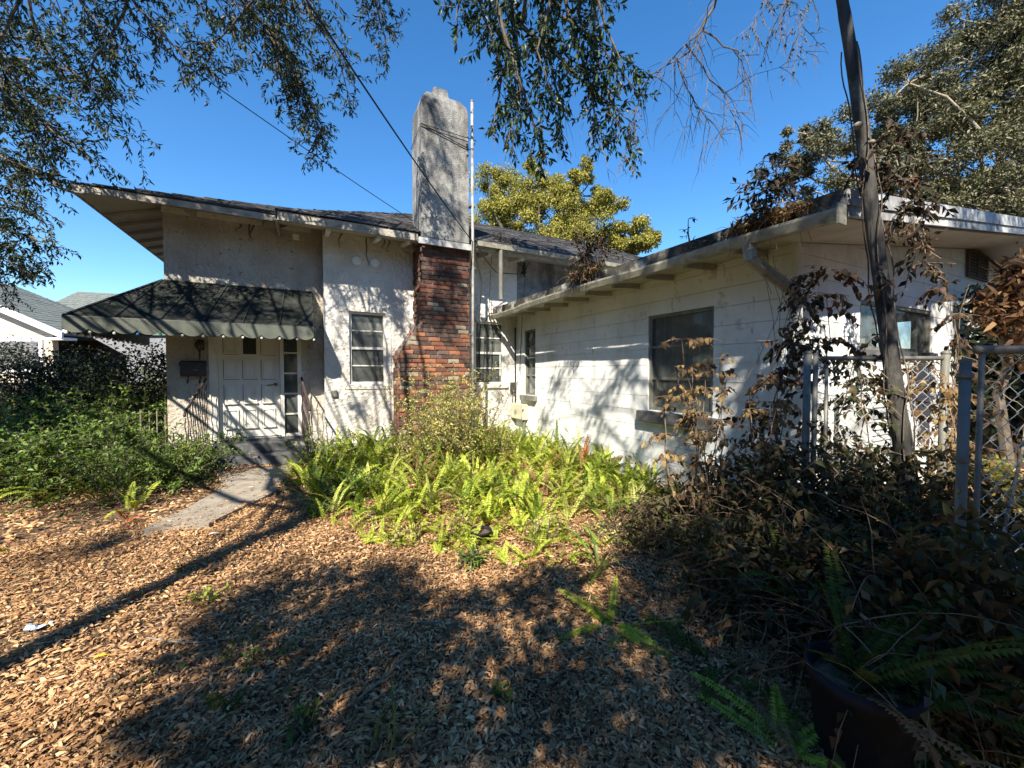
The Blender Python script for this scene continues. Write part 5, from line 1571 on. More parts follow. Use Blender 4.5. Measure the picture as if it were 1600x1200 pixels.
for hh_ in (1.62, 1.2, .6):
    MB().lathe(pD + up_(hh_), [(.027, 0), (.031, .002), (.031, .022), (.027, .024)], 14).build('fence_band', M['galv'], fence)
# dark boards behind it
g0 = ld(5.9, 4.9, 0)
bf = thing('board_fence', g0 + cf * 2.2, 'dark weathered board fence in shade behind the chain link at far right', 'fence')
for i in range(30):
    q = g0 + cf * 1.6 + gu * (i * .16 - .1) + cr * .3
    MB().extrude([q, q + gu * .15, q + gu * .15 + Vector((0, 0, 1.95 + random.uniform(-.03, .03))), q + Vector((0, 0, 1.95 + random.uniform(-.03, .03)))], cf * .02).build('board', M['dark_wood'], bf)
MB().extrude([g0 + cf * 1.63 + Vector((0, 0, .6)), g0 + cf * 1.63 + gu * 4.8 + Vector((0, 0, .6)), g0 + cf * 1.63 + gu * 4.8 + Vector((0, 0, .7)), g0 + cf * 1.63 + Vector((0, 0, .7))], cf * .05).build('cross_rail', M['dark_wood'], bf)
# air conditioner behind the gate
q = onY(1385, 640, YW - .3)
ac = thing('air_conditioner', (q.x, 2.1, 0), 'pale slatted air conditioner unit behind the chain link by the wing wall', 'air conditioner')
MB().box((q.x - .5, 1.98, .45), (q.x + .5, 2.26, 1.45)).build('case', M['ac'], ac, bevel=.02)
for i in range(14):
    MB().box((q.x - .43, 1.965, .55 + i * .06), (q.x + .43, 1.978, .575 + i * .06)).build('grille_slat', M['ac'], ac)
# barn of dead palm / banana leaves at the right edge
p = at(1590, 460, 4.6)
t = thing('dead_banana_plant', (p.x, p.y, 0), 'orange brown dead leaf mass hanging at the right edge above the chain link', 'plant')
LV = Leaves(); mb = MB()
limb(mb, (p.x + .3, p.y, 0), p, .06, .04, .03)
for (a, c_, r_, k) in ((1575, 445, .15, 110), (1592, 425, .15, 120), (1600, 470, .2, 160), (1580, 490, .16, 110), (1556, 500, .14, 60), (1545, 480, .1, 40), (1600, 530, .22, 130), (1630, 420, .3, 120)):
    clump(LV, at(a, c_, 4.4), (r_, r_, r_ * 1.3), k, .15, .04, -.1, .0)
mb.build('stem', M['twig'], t); LV.build('foliage', M['dead_orange'], t, fold=.3, curl=.4, shape=6)
LV = Leaves()
t = thing('shade_shrub', at(1570, 560, 5.6) * 1, 'nearly black leafy shrub in deep shade behind the chain link at right edge', 'shrub')
for (a, c_, r_, k) in ((1560, 500, .5, 400), (1620, 560, .7, 700), (1600, 620, .7, 700), (1540, 640, .5, 400), (1540, 540, .5, 260), (1590, 560, .6, 400), (1560, 600, .6, 400), (1600, 640, .6, 400), (1640, 500, .7, 300), (1540, 470, .25, 120)):
    clump(LV, at(a, c_, 5.9), (r_, r_, r_), k, .12, .06, .3, .1)
mb = MB(); q = at(1580, 581, 5.9); limb(mb, (q.x, q.y, 0), at(1575, 540, 5.9), .04, .02); mb.build('stem', M['twig'], t)
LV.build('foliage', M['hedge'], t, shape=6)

# ================================================================== DEAD VINES / BRUSH (right)
def dead_stalk(px_, ytop, d, ybase, label, n_, ll, mat, lean=.06, w=.25, topz=None, cname='dried_shrub', green=None):
    top = at(px_, ytop, d); bs = Vector((top.x + random.uniform(-.1, .1) + lean, top.y, float(gh(top.x, top.y))))
    t = thing(cname, bs, label, 'shrub', 'dried vine stalks by the wing wall'); LV = Leaves(); mb = MB()
    n_ = int(n_ * 2.3)
    for s_ in range(3):
        tp_ = top + Vector((random.gauss(0, .12), random.gauss(0, .08), -s_ * .25 * random.random())) if s_ else top
        L = limb(mb, bs + Vector((random.gauss(0, .05), random.gauss(0, .05), 0)), tp_, .008, .003, .07, 9)
        for _ in range(n_ // 3):
            i = random.randint(3, 9); f = random.random()
            tw = curve_pts(L[i], (random.gauss(0, 1), random.gauss(0, 1), random.uniform(-.3, .6)), w * random.uniform(.4, 1.1), 4, (0, 0, -.8), .15)
            mb.tube(tw, .0025, 3); leaves_on(tw, LV, .038, ll, ll * .62, 1.0, start=.2)
    mb.build('stem', M['vine_stem'], t); LV.build('foliage', M[mat], t, fold=.35, curl=.45, shape=6)
    return t
dead_stalk(1090, 530, 3.6, 800, 'dried curled leaf stalk standing in front of the large wing window, tallest at left', 42, .06, 'dead_leaf', w=.26)
dead_stalk(1125, 560, 3.5, 800, 'dried stalk just right of the large wing window with dark curled leaves', 30, .055, 'dead_leaf', w=.24)
dead_stalk(1172, 605, 3.4, 800, 'short dried stalk between the wing window and the corner', 30, .055, 'dead_leaf', w=.22)
dead_stalk(1215, 600, 3.4, 800, 'bushy dried stalk just left of the wing corner', 40, .055, 'dead_leaf', w=.24)
dead_stalk(1298, 420, 3.4, 800, 'tall dark leaved vine stalk left of the leaning trunk reaching the eave', 48, .07, 'dead_dark', w=.38)
dead_stalk(1335, 560, 3.3, 800, 'dense dark vine stalk tangled in the chain link next to the trunk', 40, .06, 'brush_leaf', w=.35)
dead_stalk(1445, 570, 3.3, 800, 'twiggy vine stalk climbing the fence right of the trunk', 40, .06, 'dead_leaf', w=.35)
dead_stalk(1475, 450, 3.7, 800, 'arching bare vine stalk right of the trunk reaching the rake', 18, .07, 'dead_dark', w=.35)

def brush(px_, ytop, d, rad, nl, ns, label, mat='brush_leaf', stem='vine_stem', zc=None, ll=.07):
    c = at(px_, ytop, d); zt2 = max(c.z, .3)
    nl = int(nl * 1.6); ns = int(ns * 1.25)
    t = thing('tangled_brush', (c.x, c.y, 0), label, 'brush', 'tangled dead brush along the wing'); LV = Leaves(); mb = MB()
    for k in range(ns):
        p = Vector((c.x + random.gauss(0, rad * .5), c.y + random.gauss(0, rad * .5), random.uniform(0, zt2 * .5)))
        tw = curve_pts(p, (random.gauss(0, .8), random.gauss(0, .8), random.uniform(-.1, 1)), random.uniform(.4, 1.1), 9, (0, 0, -1.3), .14)
        r_ = random.uniform(.0015, .005); mb.tube(tw, [r_ * (1 - .07 * q) for q in range(10)], 3, cap=False)
        if k % 2:
            t2 = curve_pts(tw[4], rand_dirs(1)[0], .3, 4, (0, 0, -.8), .2); mb.tube(t2, [r_ * .6, r_ * .5, r_ * .4, r_ * .3, r_ * .2], 3, cap=False)
        if k % 3 == 0: leaves_on(tw, LV, .05, ll, ll * .5, .6)
    k = nl; u = rand_dirs(k); u[:, 2] = np.abs(u[:, 2])
    rr_ = RNG.uniform(0, 1, (k, 1)) ** .4
    pos = np.array([c.x, c.y, 0.]) + u * rr_ * np.array([rad, rad, zt2])
    LV.add(pos, rand_dirs(k, -.3), rand_dirs(k, .8), ll * RNG.uniform(.6, 1.4, k), ll * .45 * RNG.uniform(.6, 1.3, k))
    mb.build('stem', M[stem], t); LV.build('foliage', M[mat], t, fold=.3, curl=.3)
    return t
brush(1040, 785, 4.2, .45, 700, 70, 'low brown brush at the foot of the wing wall under the large window')
brush(1110, 735, 3.7, .5, 900, 90, 'dark brush heap left of the wing corner')
brush(1200, 685, 3.3, .55, 1300, 120, 'dense brush heap below the wing corner')
brush(1300, 675, 3.1, .6, 1500, 130, 'dense brush mound at the foot of the chain link gate')
brush(1420, 690, 3.0, .6, 1400, 120, 'dark brush mound round the base of the leaning trunk')
brush(1540, 730, 3.0, .6, 1200, 100, 'brush mound below the thick fence post at right', ll=.08)
brush(1180, 805, 2.7, .5, 1100, 110, 'shaded brush heap above the litter left of the potted fern')
brush(1330, 815, 2.3, .5, 1100, 110, 'shaded tangle of stems directly behind the potted fern')
brush(1500, 830, 2.2, .55, 1000, 90, 'dark tangle of stems behind the potted fern at right edge', ll=.08)
brush(1640, 820, 2.6, .7, 1000, 60, 'dark brush at the right border of the view')
brush(1000, 830, 3.7, .35, 350, 50, 'thin straw like brush at the right end of the fern bed', ll=.05)
brush(1500, 770, 1.72, .34, 800, 70, 'dark brush heap in front of the nearest thick fence post')
brush(1590, 830, 1.8, .38, 800, 60, 'dark brush against the chain link at the right border', ll=.06)
brush(1420, 850, 1.95, .34, 700, 60, 'dark brush directly behind the right side of the pot')
for (a, b, d, n_, L_, lab) in ((1150, 870, 2.9, 8, .6, 'dull fern growing out of the brush left of the gate'), (1260, 880, 2.3, 8, .55, 'dull fern just up left of the large pot'), (1420, 900, 2.1, 8, .55, 'dull fern in the brush behind the pot'), (1340, 800, 2.8, 8, .6, 'dull fern under the chain link gate'), (1060, 850, 3.5, 7, .55, 'dull fern at the brush edge by the fern bed'), (1520, 860, 2.3, 8, .6, 'dull fern in the brush before the nearest post')):
    q = at(a, b, d); t = thing('sword_fern', (q.x, q.y, 0), lab, 'fern')
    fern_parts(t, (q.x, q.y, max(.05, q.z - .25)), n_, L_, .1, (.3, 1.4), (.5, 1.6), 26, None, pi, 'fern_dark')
# lime shrub behind the fence
q = at(1560, 745, 4.4)
t = thing('lime_shrub', (q.x, q.y, 0), 'bright lime leaved shrub lit by sun behind the fence posts at right', 'shrub'); LV = Leaves()
for (a, c_, r_) in ((1540, 755, .18), (1570, 765, .2), (1590, 750, .2), (1490, 740, .1), (1555, 730, .12), (1600, 790, .2)):
    clump(LV, at(a, c_, 4.3), (r_, r_, r_), 130, .06, .035, .6, .1)
mb = MB(); limb(mb, (q.x, q.y, 0), q, .02, .01); mb.build('stem', M['twig'], t); LV.build('foliage', M['shrub_lime'], t)
# branches lying across the brush
for (pp_, lab) in ((((1405, 945, 2.2), (1450, 945, 2.2), (1500, 938, 2.3), (1560, 935, 2.4)), 'pale bare stick lying level above the potted fern'),
                   (((1345, 960, 1.9), (1375, 985, 1.8), (1395, 1010, 1.7), (1400, 1060, 1.65)), 'crooked stick arching out of the potted fern'),
                   (((1560, 870, 2.4), (1580, 780, 2.5), (1598, 700, 2.6), (1605, 640, 2.7)), 'slim pale stem rising at the right edge')):
    pts = [at(*p) for p in pp_]; mb = MB(); mb.tube(pts, [.022, .02, .017, .012] if 'bough' in lab else [.009, .009, .008, .005], 6)
    for _ in range(4):
        tw = curve_pts(pts[random.randint(1, 3)], rand_dirs(1)[0], .25, 4, (0, 0, 0), .2); mb.tube(tw, .003, 3)
    o = mb.build('dead_branch', M['twig'] if 'bough' in lab else M['twig_pale'], None, smooth=True); tag(o, lab, 'branch')

# ================================================================== POTS
def pot(c, r, h, label, tilt=0):
    t = thing('plant_pot', c, label, 'plant pot')
    pr = [(r * .78, 0), (r * .80, .01), (r * .95, h * .86), (r * 1.03, h * .87), (r * 1.05, h * .93), (r * 1.03, h), (r * .97, h), (r * .93, h * .84), (r * .9, h * .78)]
    MB().lathe(c, pr, 36).build('body', M['pot'], t, smooth=True)
    n = 24; MB().poly([(c[0] + r * .91 * cos(2 * pi * i / n), c[1] + r * .91 * sin(2 * pi * i / n), c[2] + h * .8) for i in range(n)]).build('soil', M['soil'], t)
    return t
pc = at(1345, 1060, 1.66); pc = Vector((pc.x, pc.y, 0))
pot((pc.x, pc.y, .0), .19, .37, 'large black plastic plant pot at the bottom right, holding a big fern')
# potted fern
t = thing('potted_fern', (pc.x, pc.y, .28), 'large dark sword fern growing in the black pot at the bottom right', 'fern')
LV = Leaves(); mb = MB(); LV2 = Leaves()
camdir = math.atan2(cr.y, cr.x)
pb0 = Vector((pc.x, pc.y, .29))
def pf(az, L, lean, arch, w, n_, mat, nm):
    LV = Leaves(); frond(LV, None, pb0 + Vector((random.gauss(0, .06), random.gauss(0, .06), 0)), az, L, lean, arch, w, n_, random.gauss(0, .25)); LV.build(nm, M[mat], t)
for k in range(24):
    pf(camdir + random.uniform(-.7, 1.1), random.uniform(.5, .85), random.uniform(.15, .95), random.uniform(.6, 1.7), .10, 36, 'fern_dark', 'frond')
for k in range(5):
    pf(random.uniform(0, 6.28), random.uniform(.25, .45), random.uniform(.9, 1.4), random.uniform(.4, 1.2), .08, 26, 'fern_dark', 'frond')
for k in range(7):
    pf(camdir + random.uniform(-1.6, 1.5), random.uniform(.4, .6), random.uniform(.1, .7), random.uniform(1.2, 2.2), .08, 30, 'fern_dead', 'dead_frond')
# two extra fern masses at the right edge
for (a, b, d, lab) in ((1560, 1060, 1.9, 'dark fern spilling in from the right edge beside the pot'), (1500, 960, 2.3, 'dark fern behind the potted fern near the right edge'), (1620, 1150, 1.6, 'dark fern at the bottom right corner')):
    q = at(a, b, d); t = thing('sword_fern', (q.x, q.y, 0), lab, 'fern'); LV = Leaves(); mb = MB()
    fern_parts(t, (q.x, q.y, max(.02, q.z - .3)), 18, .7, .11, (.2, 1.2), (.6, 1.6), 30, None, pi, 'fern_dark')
sp_ = onZ(752, 850, 0)
pot((sp_.x, sp_.y, -.02), .10, .16, 'small black nursery pot sitting in litter at the front of the fern bed')

# ================================================================== FERN BED
def fern_spot(px_, py_, n_, L_, label, mat='fern', lean=(.3, 1.2), arch=(.8, 1.6), w=.1, np_=28, name='sword_fern', az=None, azs=1):
    q = onZ(px_, py_, 0); t = thing(name, (q.x, q.y, 0), label, 'fern'); LV = Leaves(); mb = MB()
    fern_parts(t, (q.x, q.y, .01), n_, L_, w, lean, arch, np_, az, azs, mat); return t
fern_spot(962, 985, 9, .42, 'low green sword fern spread flat on the litter in the middle foreground', 'fern', (.05, .5), (.2, .6), .1, 30)
fern_spot(905, 925, 3, .4, 'short fern tuft at the shade edge left of the flat foreground fern', 'fern_dark', (.2, 1.0))
fern_spot(1110, 1040, 4, .45, 'few green fronds lying on the litter left of the large pot', 'fern_dark', (.05, .3), (.1, .4), .09, 30)
fern_spot(1180, 1090, 5, .45, 'half dead fern with yellowing fronds against the large pot', 'fern_dead', (.05, .5), (.2, .6), .1, 30)
fern_spot(1225, 1180, 7, .42, 'green fern at the bottom edge left of the large pot', 'fern', (.1, .6), (.3, .8), .09, 30)
fern_spot(1070, 870, 6, .6, 'pale fern leaning out of the brush toward the litter', 'fern_dark', (.4, 1.2))
fern_spot(1045, 790, 7, .65, 'feathery green fern standing against the wing wall below the window', 'fern_dark', (.7, 1.4), (.5, 1.3))
fern_spot(905, 745, 3, .6, 'orange rust coloured dead fern fronds standing at the right end of the fern bed', 'fern_orange', (1.1, 1.5), (.1, .5), .14, 16)
fern_spot(350, 1130, 2, .2, 'tiny fern scrap in the left litter', 'fern_dark')
bedpoly = [(455, 748), (500, 800), (570, 812), (640, 820), (700, 828), (860, 835), (930, 822), (985, 805), (1065, 795), (1000, 745), (900, 712), (835, 690), (780, 686), (640, 706), (560, 712), (505, 716)]
LVs = [Leaves(), Leaves(), Leaves(), Leaves()]
for q in scatter_ground(bedpoly, 680):
    LV = random.choices(LVs, [6, 2.6, 2.2, .6])[0]
    L_ = random.uniform(.42, .82) * (1 if q.y > 6.2 else .8)
    fern_plant(LV, None, q, random.randint(2, 5), L_, random.uniform(.06, .09), (.7, 1.5), (.4, 1.8), 20)
t = thing('fern_bed', (2, 7, 0), 'dense bed of bright lime green sword ferns against the house wall', 'ferns'); t['kind'] = 'stuff'
for LV, m_ in zip(LVs, ('fern', 'fern_mid', 'fern_pale', 'fern_dead')): LV.build('frond', M[m_], t)['kind'] = 'stuff'
# sparse small ferns/weeds in front
frontpoly = [(500, 800), (560, 850), (640, 880), (760, 895), (860, 890), (960, 880), (990, 830), (880, 815), (640, 800)]
LV = Leaves(); mb = MB()
for q in scatter_ground(frontpoly, 90):
    fern_plant(LV, mb, q, random.randint(2, 4), random.uniform(.18, .38), .065, (.3, 1.3), (.4, 1.4), 16)
t = thing('sparse_ferns', (1.5, 4.8, 0), 'scattered small lime ferns in the litter in front of the dense bed', 'ferns'); t['kind'] = 'stuff'
o2 = LV.build('frond', M['fern'], t); o2['kind'] = 'stuff'

def bush(px_, py_, hts, label, mat, ll, lw, n_, rad, name='shrub', stems=10, depth=None, spread=.9, sp=.03, base=None, cat='shrub', droop=.1):
    """multi-stem bush on ground point seen at px,py"""
    q = base if base is not None else onZ(px_, py_, 0)
    t = thing(name, (q.x, q.y, 0), label, cat); LV = Leaves(); mb = MB()
    for s_ in range(stems):
        a = random.uniform(0, 2 * pi); b0 = Vector((q.x + random.gauss(0, rad * .35), q.y + random.gauss(0, rad * .35), 0))
        h_ = hts * random.uniform(.55, 1.05)
        st2 = curve_pts(b0, (cos(a) * rad * .5, sin(a) * rad * .5, 1.1), h_, 7, (cos(a) * .3, sin(a) * .3, 0), .06)
        mb.tube(st2, [.007 * (1 - .6 * i / 7) for i in range(8)], 4, cap=False)
        leaves_on(st2, LV, sp, ll, lw, droop, spread)
        for _ in range(n_):
            i = random.randint(1, 7)
            tw = curve_pts(st2[i], (random.gauss(0, 1), random.gauss(0, 1), random.uniform(-.1, .9)), rad * random.uniform(.3, .8), 4, (0, 0, -.2), .1)
            mb.tube(tw, .0025, 3, cap=False); leaves_on(tw, LV, sp, ll, lw, droop, spread)
    mb.build('stem', M['twig'], t); LV.build('foliage', M[mat], t)
    return t
bush(705, 735, 1.75, 'tall yellow green shrub growing against the brick chimney', 'shrub_lime', .05, .024, 9, .6, stems=44, sp=.024)
bush(650, 738, .95, 'lower yellowing shrub at the left foot of the chimney', 'shrub_lime', .045, .02, 7, .4, stems=16, sp=.028)
bush(785, 722, .85, 'yellowing leafy shrub at the right foot of the chimney', 'shrub_lime', .045, .02, 7, .4, stems=14, sp=.028)
bush(0, 0, 1.6, 'dried brown vine bundled round the lower mast pipe', 'dead_leaf', .06, .03, 7, .2, 'dried_vine', stems=9, base=Vector((3.35, 7.62, 0)), cat='vine')
bush(545, 785, .45, 'glossy dark green shrub at the left front of the fern bed by the path', 'shrub', .055, .022, 7, .35, stems=18, sp=.022)
bush(500, 745, .65, 'green shrub between the path and the fern bed', 'shrub', .05, .022, 7, .4, stems=16, sp=.026)
bush(535, 700, .8, 'wispy shrub against the white wall left of the sash window', 'shrub', .05, .012, 4, .35, stems=7, sp=.05)
# fan of strap leaves (small palm) at wall
def strap(px_, py_, H_, n_, label, mat, w_, name='strap_leaf_plant', bend=1.6):
    q = onZ(px_, py_, 0); t = thing(name, (q.x, q.y, 0), label, 'plant'); mb = MB()
    for k in range(n_):
        if n_ <= 16 and k: mb = MB()
        az = random.uniform(0, 2 * pi); el = random.uniform(.9, 1.5); p = q + Vector((random.gauss(0, .03), random.gauss(0, .03), 0)); L = H_ * random.uniform(.6, 1.2); m = 8
        prev = None
        sd = Vector((-sin(az), cos(az), 0))
        for i in range(m + 1):
            ww = w_ * sin(pi * min(.97, .15 + .8 * i / m)) * .5
            cur = (p - sd * ww + Vector((0, 0, ww * .4)), p.copy(), p + sd * ww + Vector((0, 0, ww * .4)))
            if prev: mb.poly([prev[0], prev[1], cur[1], cur[0]]); mb.poly([prev[1], prev[2], cur[2], cur[1]])
            prev = cur
            p = p + (Vector((cos(az), sin(az), 0)) * cos(el) + Vector((0, 0, sin(el)))) * (L / m); el -= bend / m * (.4 + 1.4 * i / m)
        if n_ <= 16: mb.build('leaf', M[mat], t, smooth=True)
    if n_ > 16: mb.build('leaf', M[mat], t, smooth=True)['kind'] = 'stuff'
    return t
strap(585, 715, .95, 16, 'young palm with drooping folded leaves at the white wall left of the chimney', 'shrub', .06, bend=2.4)
strap(497, 812, .3, 40, 'grassy tuft of thin strap leaves beside the path at the shadow end', 'shrub', .012, 'grass_tuft', 1.6)
strap(285, 745, .8, 12, 'broad strap leaved plant at the foot of the left railing', 'shrub', .06, bend=1.6)
strap(935, 900, .5, 6, 'few narrow green blades at the front right of the bed', 'shrub', .03, bend=1.8)
strap(598, 1175, .3, 8, 'thin grass blades at the bottom of the view', 'shrub', .01, 'grass_tuft', 1.2)

# weeds on the litter
for (a, b, hh, lab, mt_, l_, r_) in ((318, 945, .10, 'small bright green weed patch in the sunny litter', 'fern', .05, .16), (185, 1100, .08, 'small weed patch at the lower left in sun', 'shrub', .045, .14), (280, 895, .05, 'faint weed patch in the litter above the trunk shadow', 'fern', .03, .12),
                           (740, 885, .2, 'dark green leafy weed directly in front of the small nursery pot', 'shrub', .07, .14), (720, 835, .2, 'light weed beside the small nursery pot', 'shrub_lime', .045, .2), (490, 1130, .1, 'dark weed patch in shade at the bottom', 'shrub', .05, .16), (400, 1030, .08, 'dark weed patch under the tree shade left of centre', 'shrub', .045, .2),
                           (783, 1095, .1, 'single small weed in the shaded litter', 'shrub', .06, .07), (860, 1000, .08, 'pale weed sprig in shaded litter', 'fern', .03, .12), (250, 1050, .05, 'sprig of green at the edge of the trunk shadow', 'shrub', .035, .08),
                           (840, 850, .25, 'sunlit leafy weeds right of the small nursery pot', 'shrub_lime', .045, .25), (640, 845, .2, 'sunlit leafy weeds left of the small nursery pot', 'shrub_lime', .045, .25), (935, 850, .25, 'sunlit yellow green weeds at the right front of the fern bed', 'shrub_lime', .04, .25), (580, 820, .2, 'sunlit weeds at the left front of the fern bed', 'shrub_lime', .04, .2), (115, 1150, .05, 'tiny weed near the bottom left corner', 'fern', .03, .06)):
    bush(a, b, hh, lab, mt_, l_, l_ * .45, 2, r_, 'weed', stems=9, sp=.025, cat='weed')

# ================================================================== LEFT SHRUBBERY
left = [(20, 745, .7, 'shaded low shrub at the left edge in front of the hedge', 'shrub', .065), (70, 770, .6, 'dark low shrub behind the arching fern at left', 'shrub', .06), (120, 735, .8, 'green shrub in the middle of the left bed', 'shrub', .06), (175, 760, .65, 'glossy shrub left of the path near its bend', 'shrub', .055),
        (225, 770, .5, 'leafy shrub at the left edge of the path', 'shrub', .05), (270, 755, .45, 'leafy shrub at the path beside the railing foot', 'shrub', .05), (210, 715, .9, 'sunlit shrub before the pale garden stakes', 'shrub', .055), (60, 710, .9, 'yellowing shrub at the left edge below the hedge', 'shrub_lime', .06),
        (150, 700, 1.05, 'tall mixed green shrub in the left bed centre', 'shrub', .06), (240, 690, 1.15, 'tall leafy shrub beside the house corner', 'shrub', .06), (100, 690, 1.0, 'tall shrub with small bright leaves at left', 'shrub', .055), (190, 680, 1.2, 'tall shrub with glossy sunlit leaves before the hedge', 'shrub', .07), (10, 700, .8, 'brownish shrub at the left edge', 'dead_leaf', .06), (300, 735, .4, 'small shrub under the left railing', 'shrub', .05), (-40, 770, .7, 'shrub cut by the left border', 'shrub', .06)]
for (a, b, hh, lab, mt_, l_) in left:
    bush(a, b, hh * random.uniform(1.35, 1.8), lab, mt_, l_ * 1.15, l_ * .6, 8, .75, stems=28, sp=.033)
for (a, b, hh_, lab_) in ((215, 700, 1.45, 'loose tall shrub with sunlit tips under the awning left end'), (120, 705, 1.35, 'loose tall arching shrub in the left bed before the hedge'), (40, 712, 1.2, 'loose pale shrub at the far left of the bed')):
    bush(a, b, hh_, lab_, 'shrub', .085, .035, 6, .8, stems=12, sp=.05)
for (a, b, n_, lab_) in ((140, 760, 6, 'upright fern in the middle of the left bed'), (40, 775, 6, 'upright fern at the far left of the bed'), (255, 765, 5, 'upright fern beside the path in the left bed'), (185, 735, 6, 'tall fern behind the others in the left bed')):
    fern_spot(a, b, n_, .75, lab_, 'fern', (.9, 1.45), (.5, 1.3), .11)
fern_spot(95, 790, 3, .85, 'single long arching fern frond bending to the ground at left', 'fern', (.9, 1.3), (1.6, 2.4), .13, 30, az=math.atan2(-.9, -.6), azs=.3)
fern_spot(165, 790, 6, .65, 'bright fern clump standing in the left bed', 'fern', (.8, 1.4), (.5, 1.3), .11)
fern_spot(205, 800, 5, .5, 'fern clump by the path end of the left bed', 'fern', (.5, 1.3), (.6, 1.4), .1)
fern_spot(60, 800, 4, .5, 'dim fern clump at the left', 'fern_dark', (.6, 1.3))
fern_spot(240, 700, 7, .8, 'feathery light green fern next to the garden stakes', 'fern', (.7, 1.4), (.5, 1.4), .14)
fern_spot(197, 818, 2, .25, 'small orange dead fern frond at the tip of the path', 'fern_orange', (.4, 1.0), (.3, .8), .08, 16)
fern_spot(5, 865, 3, .3, 'small bright fern cut by the left border', 'fern', (.1, .6), (.3, .8))
fern_spot(460, 735, 5, .5, 'lime fern arching over the right end of the steps', 'fern', (.5, 1.1), (.8, 1.6), .1)
# garden stakes
for i, (a, b) in enumerate(((218, 640), (232, 642), (244, 642), (257, 648))):
    q = onY(a, b, 8.4); o = MB().tube([(q.x, 8.4, 0), (q.x + .01, 8.4, q.z)], .008, 6).build('garden_stake', M['twig_pale'])
    tag(o, ['leftmost pale garden stake', 'second pale garden stake from the left', 'third pale garden stake from the left', 'pale garden stake nearest the house wall'][i] + ' standing in the left bed', 'stake', 'garden stakes beside the house corner')
# hedge behind, dark: several shrubs
hx = [(-60, 13.2, 2.3), (-10, 12.6, 2.15), (45, 12, 2.1), (100, 11.6, 2.05), (150, 11.2, 2.1), (200, 10.8, 1.95), (245, 10.6, 1.95), (20, 10.6, 1.75), (90, 10, 1.7), (160, 9.6, 1.7)]
labs = ['dark hedge shrub cut by the left border', 'dark hedge shrub below the neighbouring window', 'dark hedge shrub below the corner of the beige house', 'dark hedge shrub right of the beige house', 'dark hedge shrub under the left tip of the awning', 'dark hedge shrub under the awning middle', 'dark hedge shrub touching the house corner', 'front dark hedge shrub at left', 'front dark hedge shrub in the middle of the left bed', 'front dark hedge shrub nearest the awning']
for (a, d, hh), lab in zip(hx, labs):
    d = d * .78; hh += .32
    q = at(a, 581, d); t = thing('hedge_shrub', (q.x, q.y, 0), lab, 'hedge', 'dark hedge between the houses'); LV = Leaves(); mb = MB()
    for k in range(26):
        c_ = Vector((q.x + random.gauss(0, .35), q.y + random.gauss(0, .35), random.uniform(.25, hh - .2)))
        clump(LV, c_, (.32, .32, .25), 70, .075, .04, .5, .3); 
        if k % 3 == 0: limb(mb, (q.x, q.y, 0), c_, .015, .005, .1, 4)
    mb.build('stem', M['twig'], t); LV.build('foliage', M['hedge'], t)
# wooden garden fence behind hedge
gf = thing('garden_fence', ld(-14, 12.3, 0), 'weathered dark picket fence behind the hedge at left', 'fence')
for i in range(60):
    q = ld(-18 + i * .14, 11.2 - i * .0, 0)
    MB().extrude([q, q + cr * .12, q + cr * .12 + Vector((0, 0, 1.35)), q + Vector((0, 0, 1.35))], cf * .02).build('picket', M['dark_wood'], gf)

# ================================================================== SMALL THINGS ON THE LITTER
q = onZ(57, 985, .03); mb = MB()
rows = 6
for i in range(10):
    for j in range(3):
        pass
gpts = [[Vector((q.x, q.y, 0)) + cr * (i * .024 - .06) + cf * (j * .02 - .02) + Vector((0, 0, .045 + random.uniform(-.012, .025))) for j in range(4)] for i in range(6)]
for i in range(5):
    for j in range(3):
        mb.poly([gpts[i][j], gpts[i + 1][j], gpts[i + 1][j + 1], gpts[i][j + 1]])
o = mb.build('crumpled_wrapper', M['wrapper']); tag(o, 'crumpled blue and white wrapper lying on the leaf litter at left', 'litter')
md = o.modifiers.new('solid', 'SOLIDIFY'); md.thickness = .001
def sig_leaf(px_, py_, l, az, mat, name, label, cat='leaf'):
    q = onZ(px_, py_, .05); LVx = Leaves(); LVx.add((q.x, q.y, .05), (cos(az), sin(az), .1), (0.1, .1, 1), l, l * .5)
    o = LVx.build(name, mat, None, shape=6); tag(o, label, cat)
sig_leaf(143, 1031, .08, .2, surf('yellow_leaf', [(.3, (.6, .42, .03)), (.7, (.7, .5, .05))], 5, .5, 0), 'fallen_leaf', 'bright yellow fallen leaf on the litter below the trunk shadow')
sig_leaf(285, 1045, .07, 1.9, M['shrub'], 'fallen_leaf', 'dark green fallen leaf standing out in the sunny litter')
sig_leaf(325, 836, .10, .1, M['paint_white'], 'paper_scrap', 'pale scrap lying in the litter below the path end', 'litter')
for (a, b, az, L_, lab) in ((230, 1000, -.2, .7, 'thin grey twig lying across the sunny litter below the trunk shadow'), (640, 972, .1, .5, 'thin twig lying on shaded litter in the centre'), (560, 1090, .9, .4, 'thin twig lying in the lower shade')):
    q = onZ(a, b, .04); d = cr * cos(az) + cf * sin(az); tw = curve_pts(q + Vector((0, 0, .02)), d, L_, 8, (0, 0, 0), .12)
    mb = MB(); mb.tube([Vector((p.x, p.y, float(gh(p.x, p.y)) + .045)) for p in tw], [.006 * (1 - .07 * i) for i in range(9)], 5)
    for j in (2, 4, 5):
        t2 = curve_pts(tw[j], d + cf * random.uniform(-1, 1), L_ * .3, 4, (0, 0, 0), .15); mb.tube([Vector((p.x, p.y, float(gh(p.x, p.y)) + .05)) for p in t2], .003, 4)
    o = mb.build('fallen_twig', M['twig_pale'], None, smooth=True); tag(o, lab, 'twig')

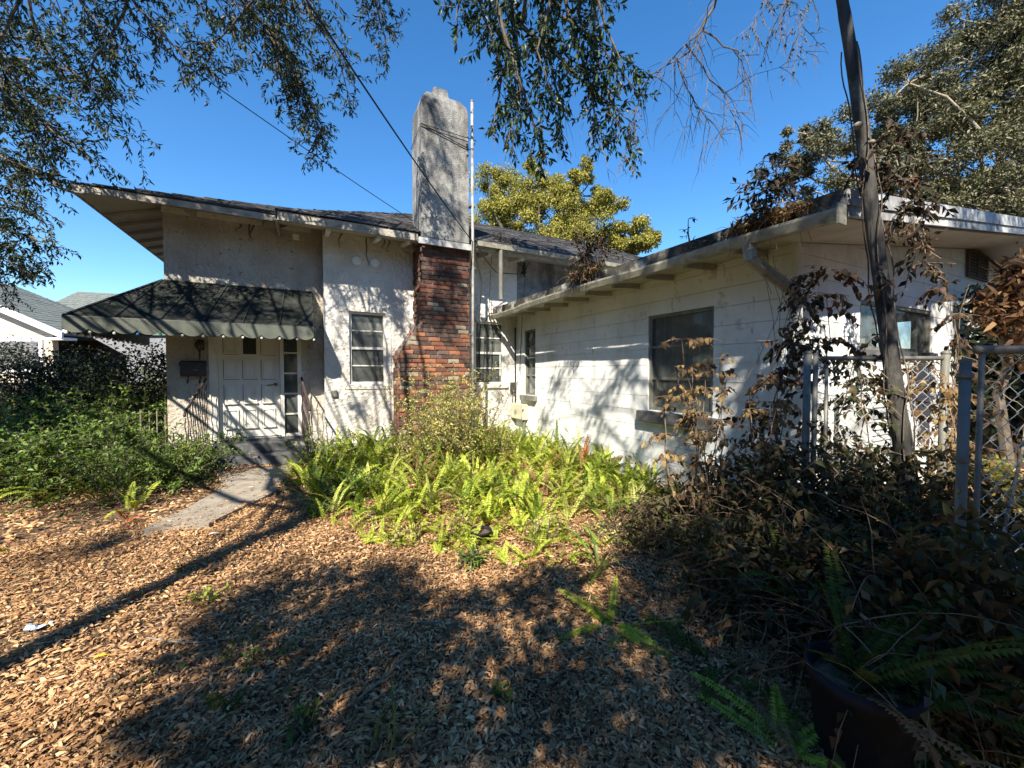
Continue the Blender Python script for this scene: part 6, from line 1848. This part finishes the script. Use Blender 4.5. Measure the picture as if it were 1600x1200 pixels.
# ================================================================== LEAF LITTER
def litter(n, x0, x1, y0, y1, dens, l0, l1):
    x = RNG.uniform(x0, x1, n); y = RNG.uniform(y0, y1, n)
    return x, y
LVl = Leaves()
# density falls off with distance from camera; polar sampling in view wedge
def wedge(n, r0, r1, l0, l1, zmax):
    a = RNG.uniform(-radians(62), radians(62), n); r = np.sqrt(RNG.uniform(r0 ** 2, r1 ** 2, n))
    l = r * np.sin(a); d = r * np.cos(a)
    x = l * cr.x + d * cf.x; y = l * cr.y + d * cf.y
    keep = (d > .7) & ~((y > 8.45) & (x > -2.2)) & ~((x > 4.45) & (y > 2.3))
    # keep path mostly clear
    pwx = [(p.x, p.y) for p in pw]
    onp = np.array([inpoly(xx, yy, pwx) for xx, yy in zip(x, y)])
    pe = np.array([[p_[0], p_[1]] for p_ in pwx]); q2_ = np.roll(pe, -1, 0)
    dmin = np.full(n, 9.0)
    for a_, b_ in zip(pe, q2_):
        ab = b_ - a_; tt = np.clip(((x - a_[0]) * ab[0] + (y - a_[1]) * ab[1]) / (ab @ ab), 0, 1)
        dmin = np.minimum(dmin, np.hypot(x - a_[0] - tt * ab[0], y - a_[1] - tt * ab[1]))
    keep &= ~(onp & (RNG.uniform(0, 1, n) > .10 + .75 * np.exp(-(dmin / .07) ** 2)))
    x, y = x[keep], y[keep]; k = len(x)
    z = gh(x, y) + np.where(onp[keep], .03, 0) + RNG.uniform(.002, zmax, k)
    ang = RNG.uniform(0, 2 * pi, k); tl = RNG.normal(0, .26, k)
    D = np.stack([np.cos(ang) * np.cos(tl), np.sin(ang) * np.cos(tl), np.sin(tl)], 1)
    N = RNG.normal(size=(k, 3)) * .38 + np.array([0, 0, 1.0])
    L = RNG.uniform(l0, l1, k) * np.where(RNG.uniform(0, 1, k) < .42, RNG.uniform(.25, .6, k), 1.0)
    z += .03 * np.clip(np.sin(x * 2.9 + 1.3 * np.sin(y * 2.1)) * np.sin(y * 3.3 + x), 0, 1)
    LVl.add(np.stack([x, y, z], 1), D, N, L, L * RNG.uniform(.2, .38, k))
wedge(112000, .8, 3.2, .020, .052, .04)
wedge(136000, 3.2, 6.0, .024, .056, .035)
wedge(62000, 6.0, 11.0, .045, .09, .04)
o = LVl.build('leaf_litter', M['litter'], None, fold=.22, curl=.14, shape=6)
tag(o, 'dense brown dead leaf litter covering the garden ground', 'leaf litter', kind='stuff')
print('bricks', nb_, 'objects', len(bpy.data.objects), 'tris', sum(len(m.polygons) for m in bpy.data.meshes))
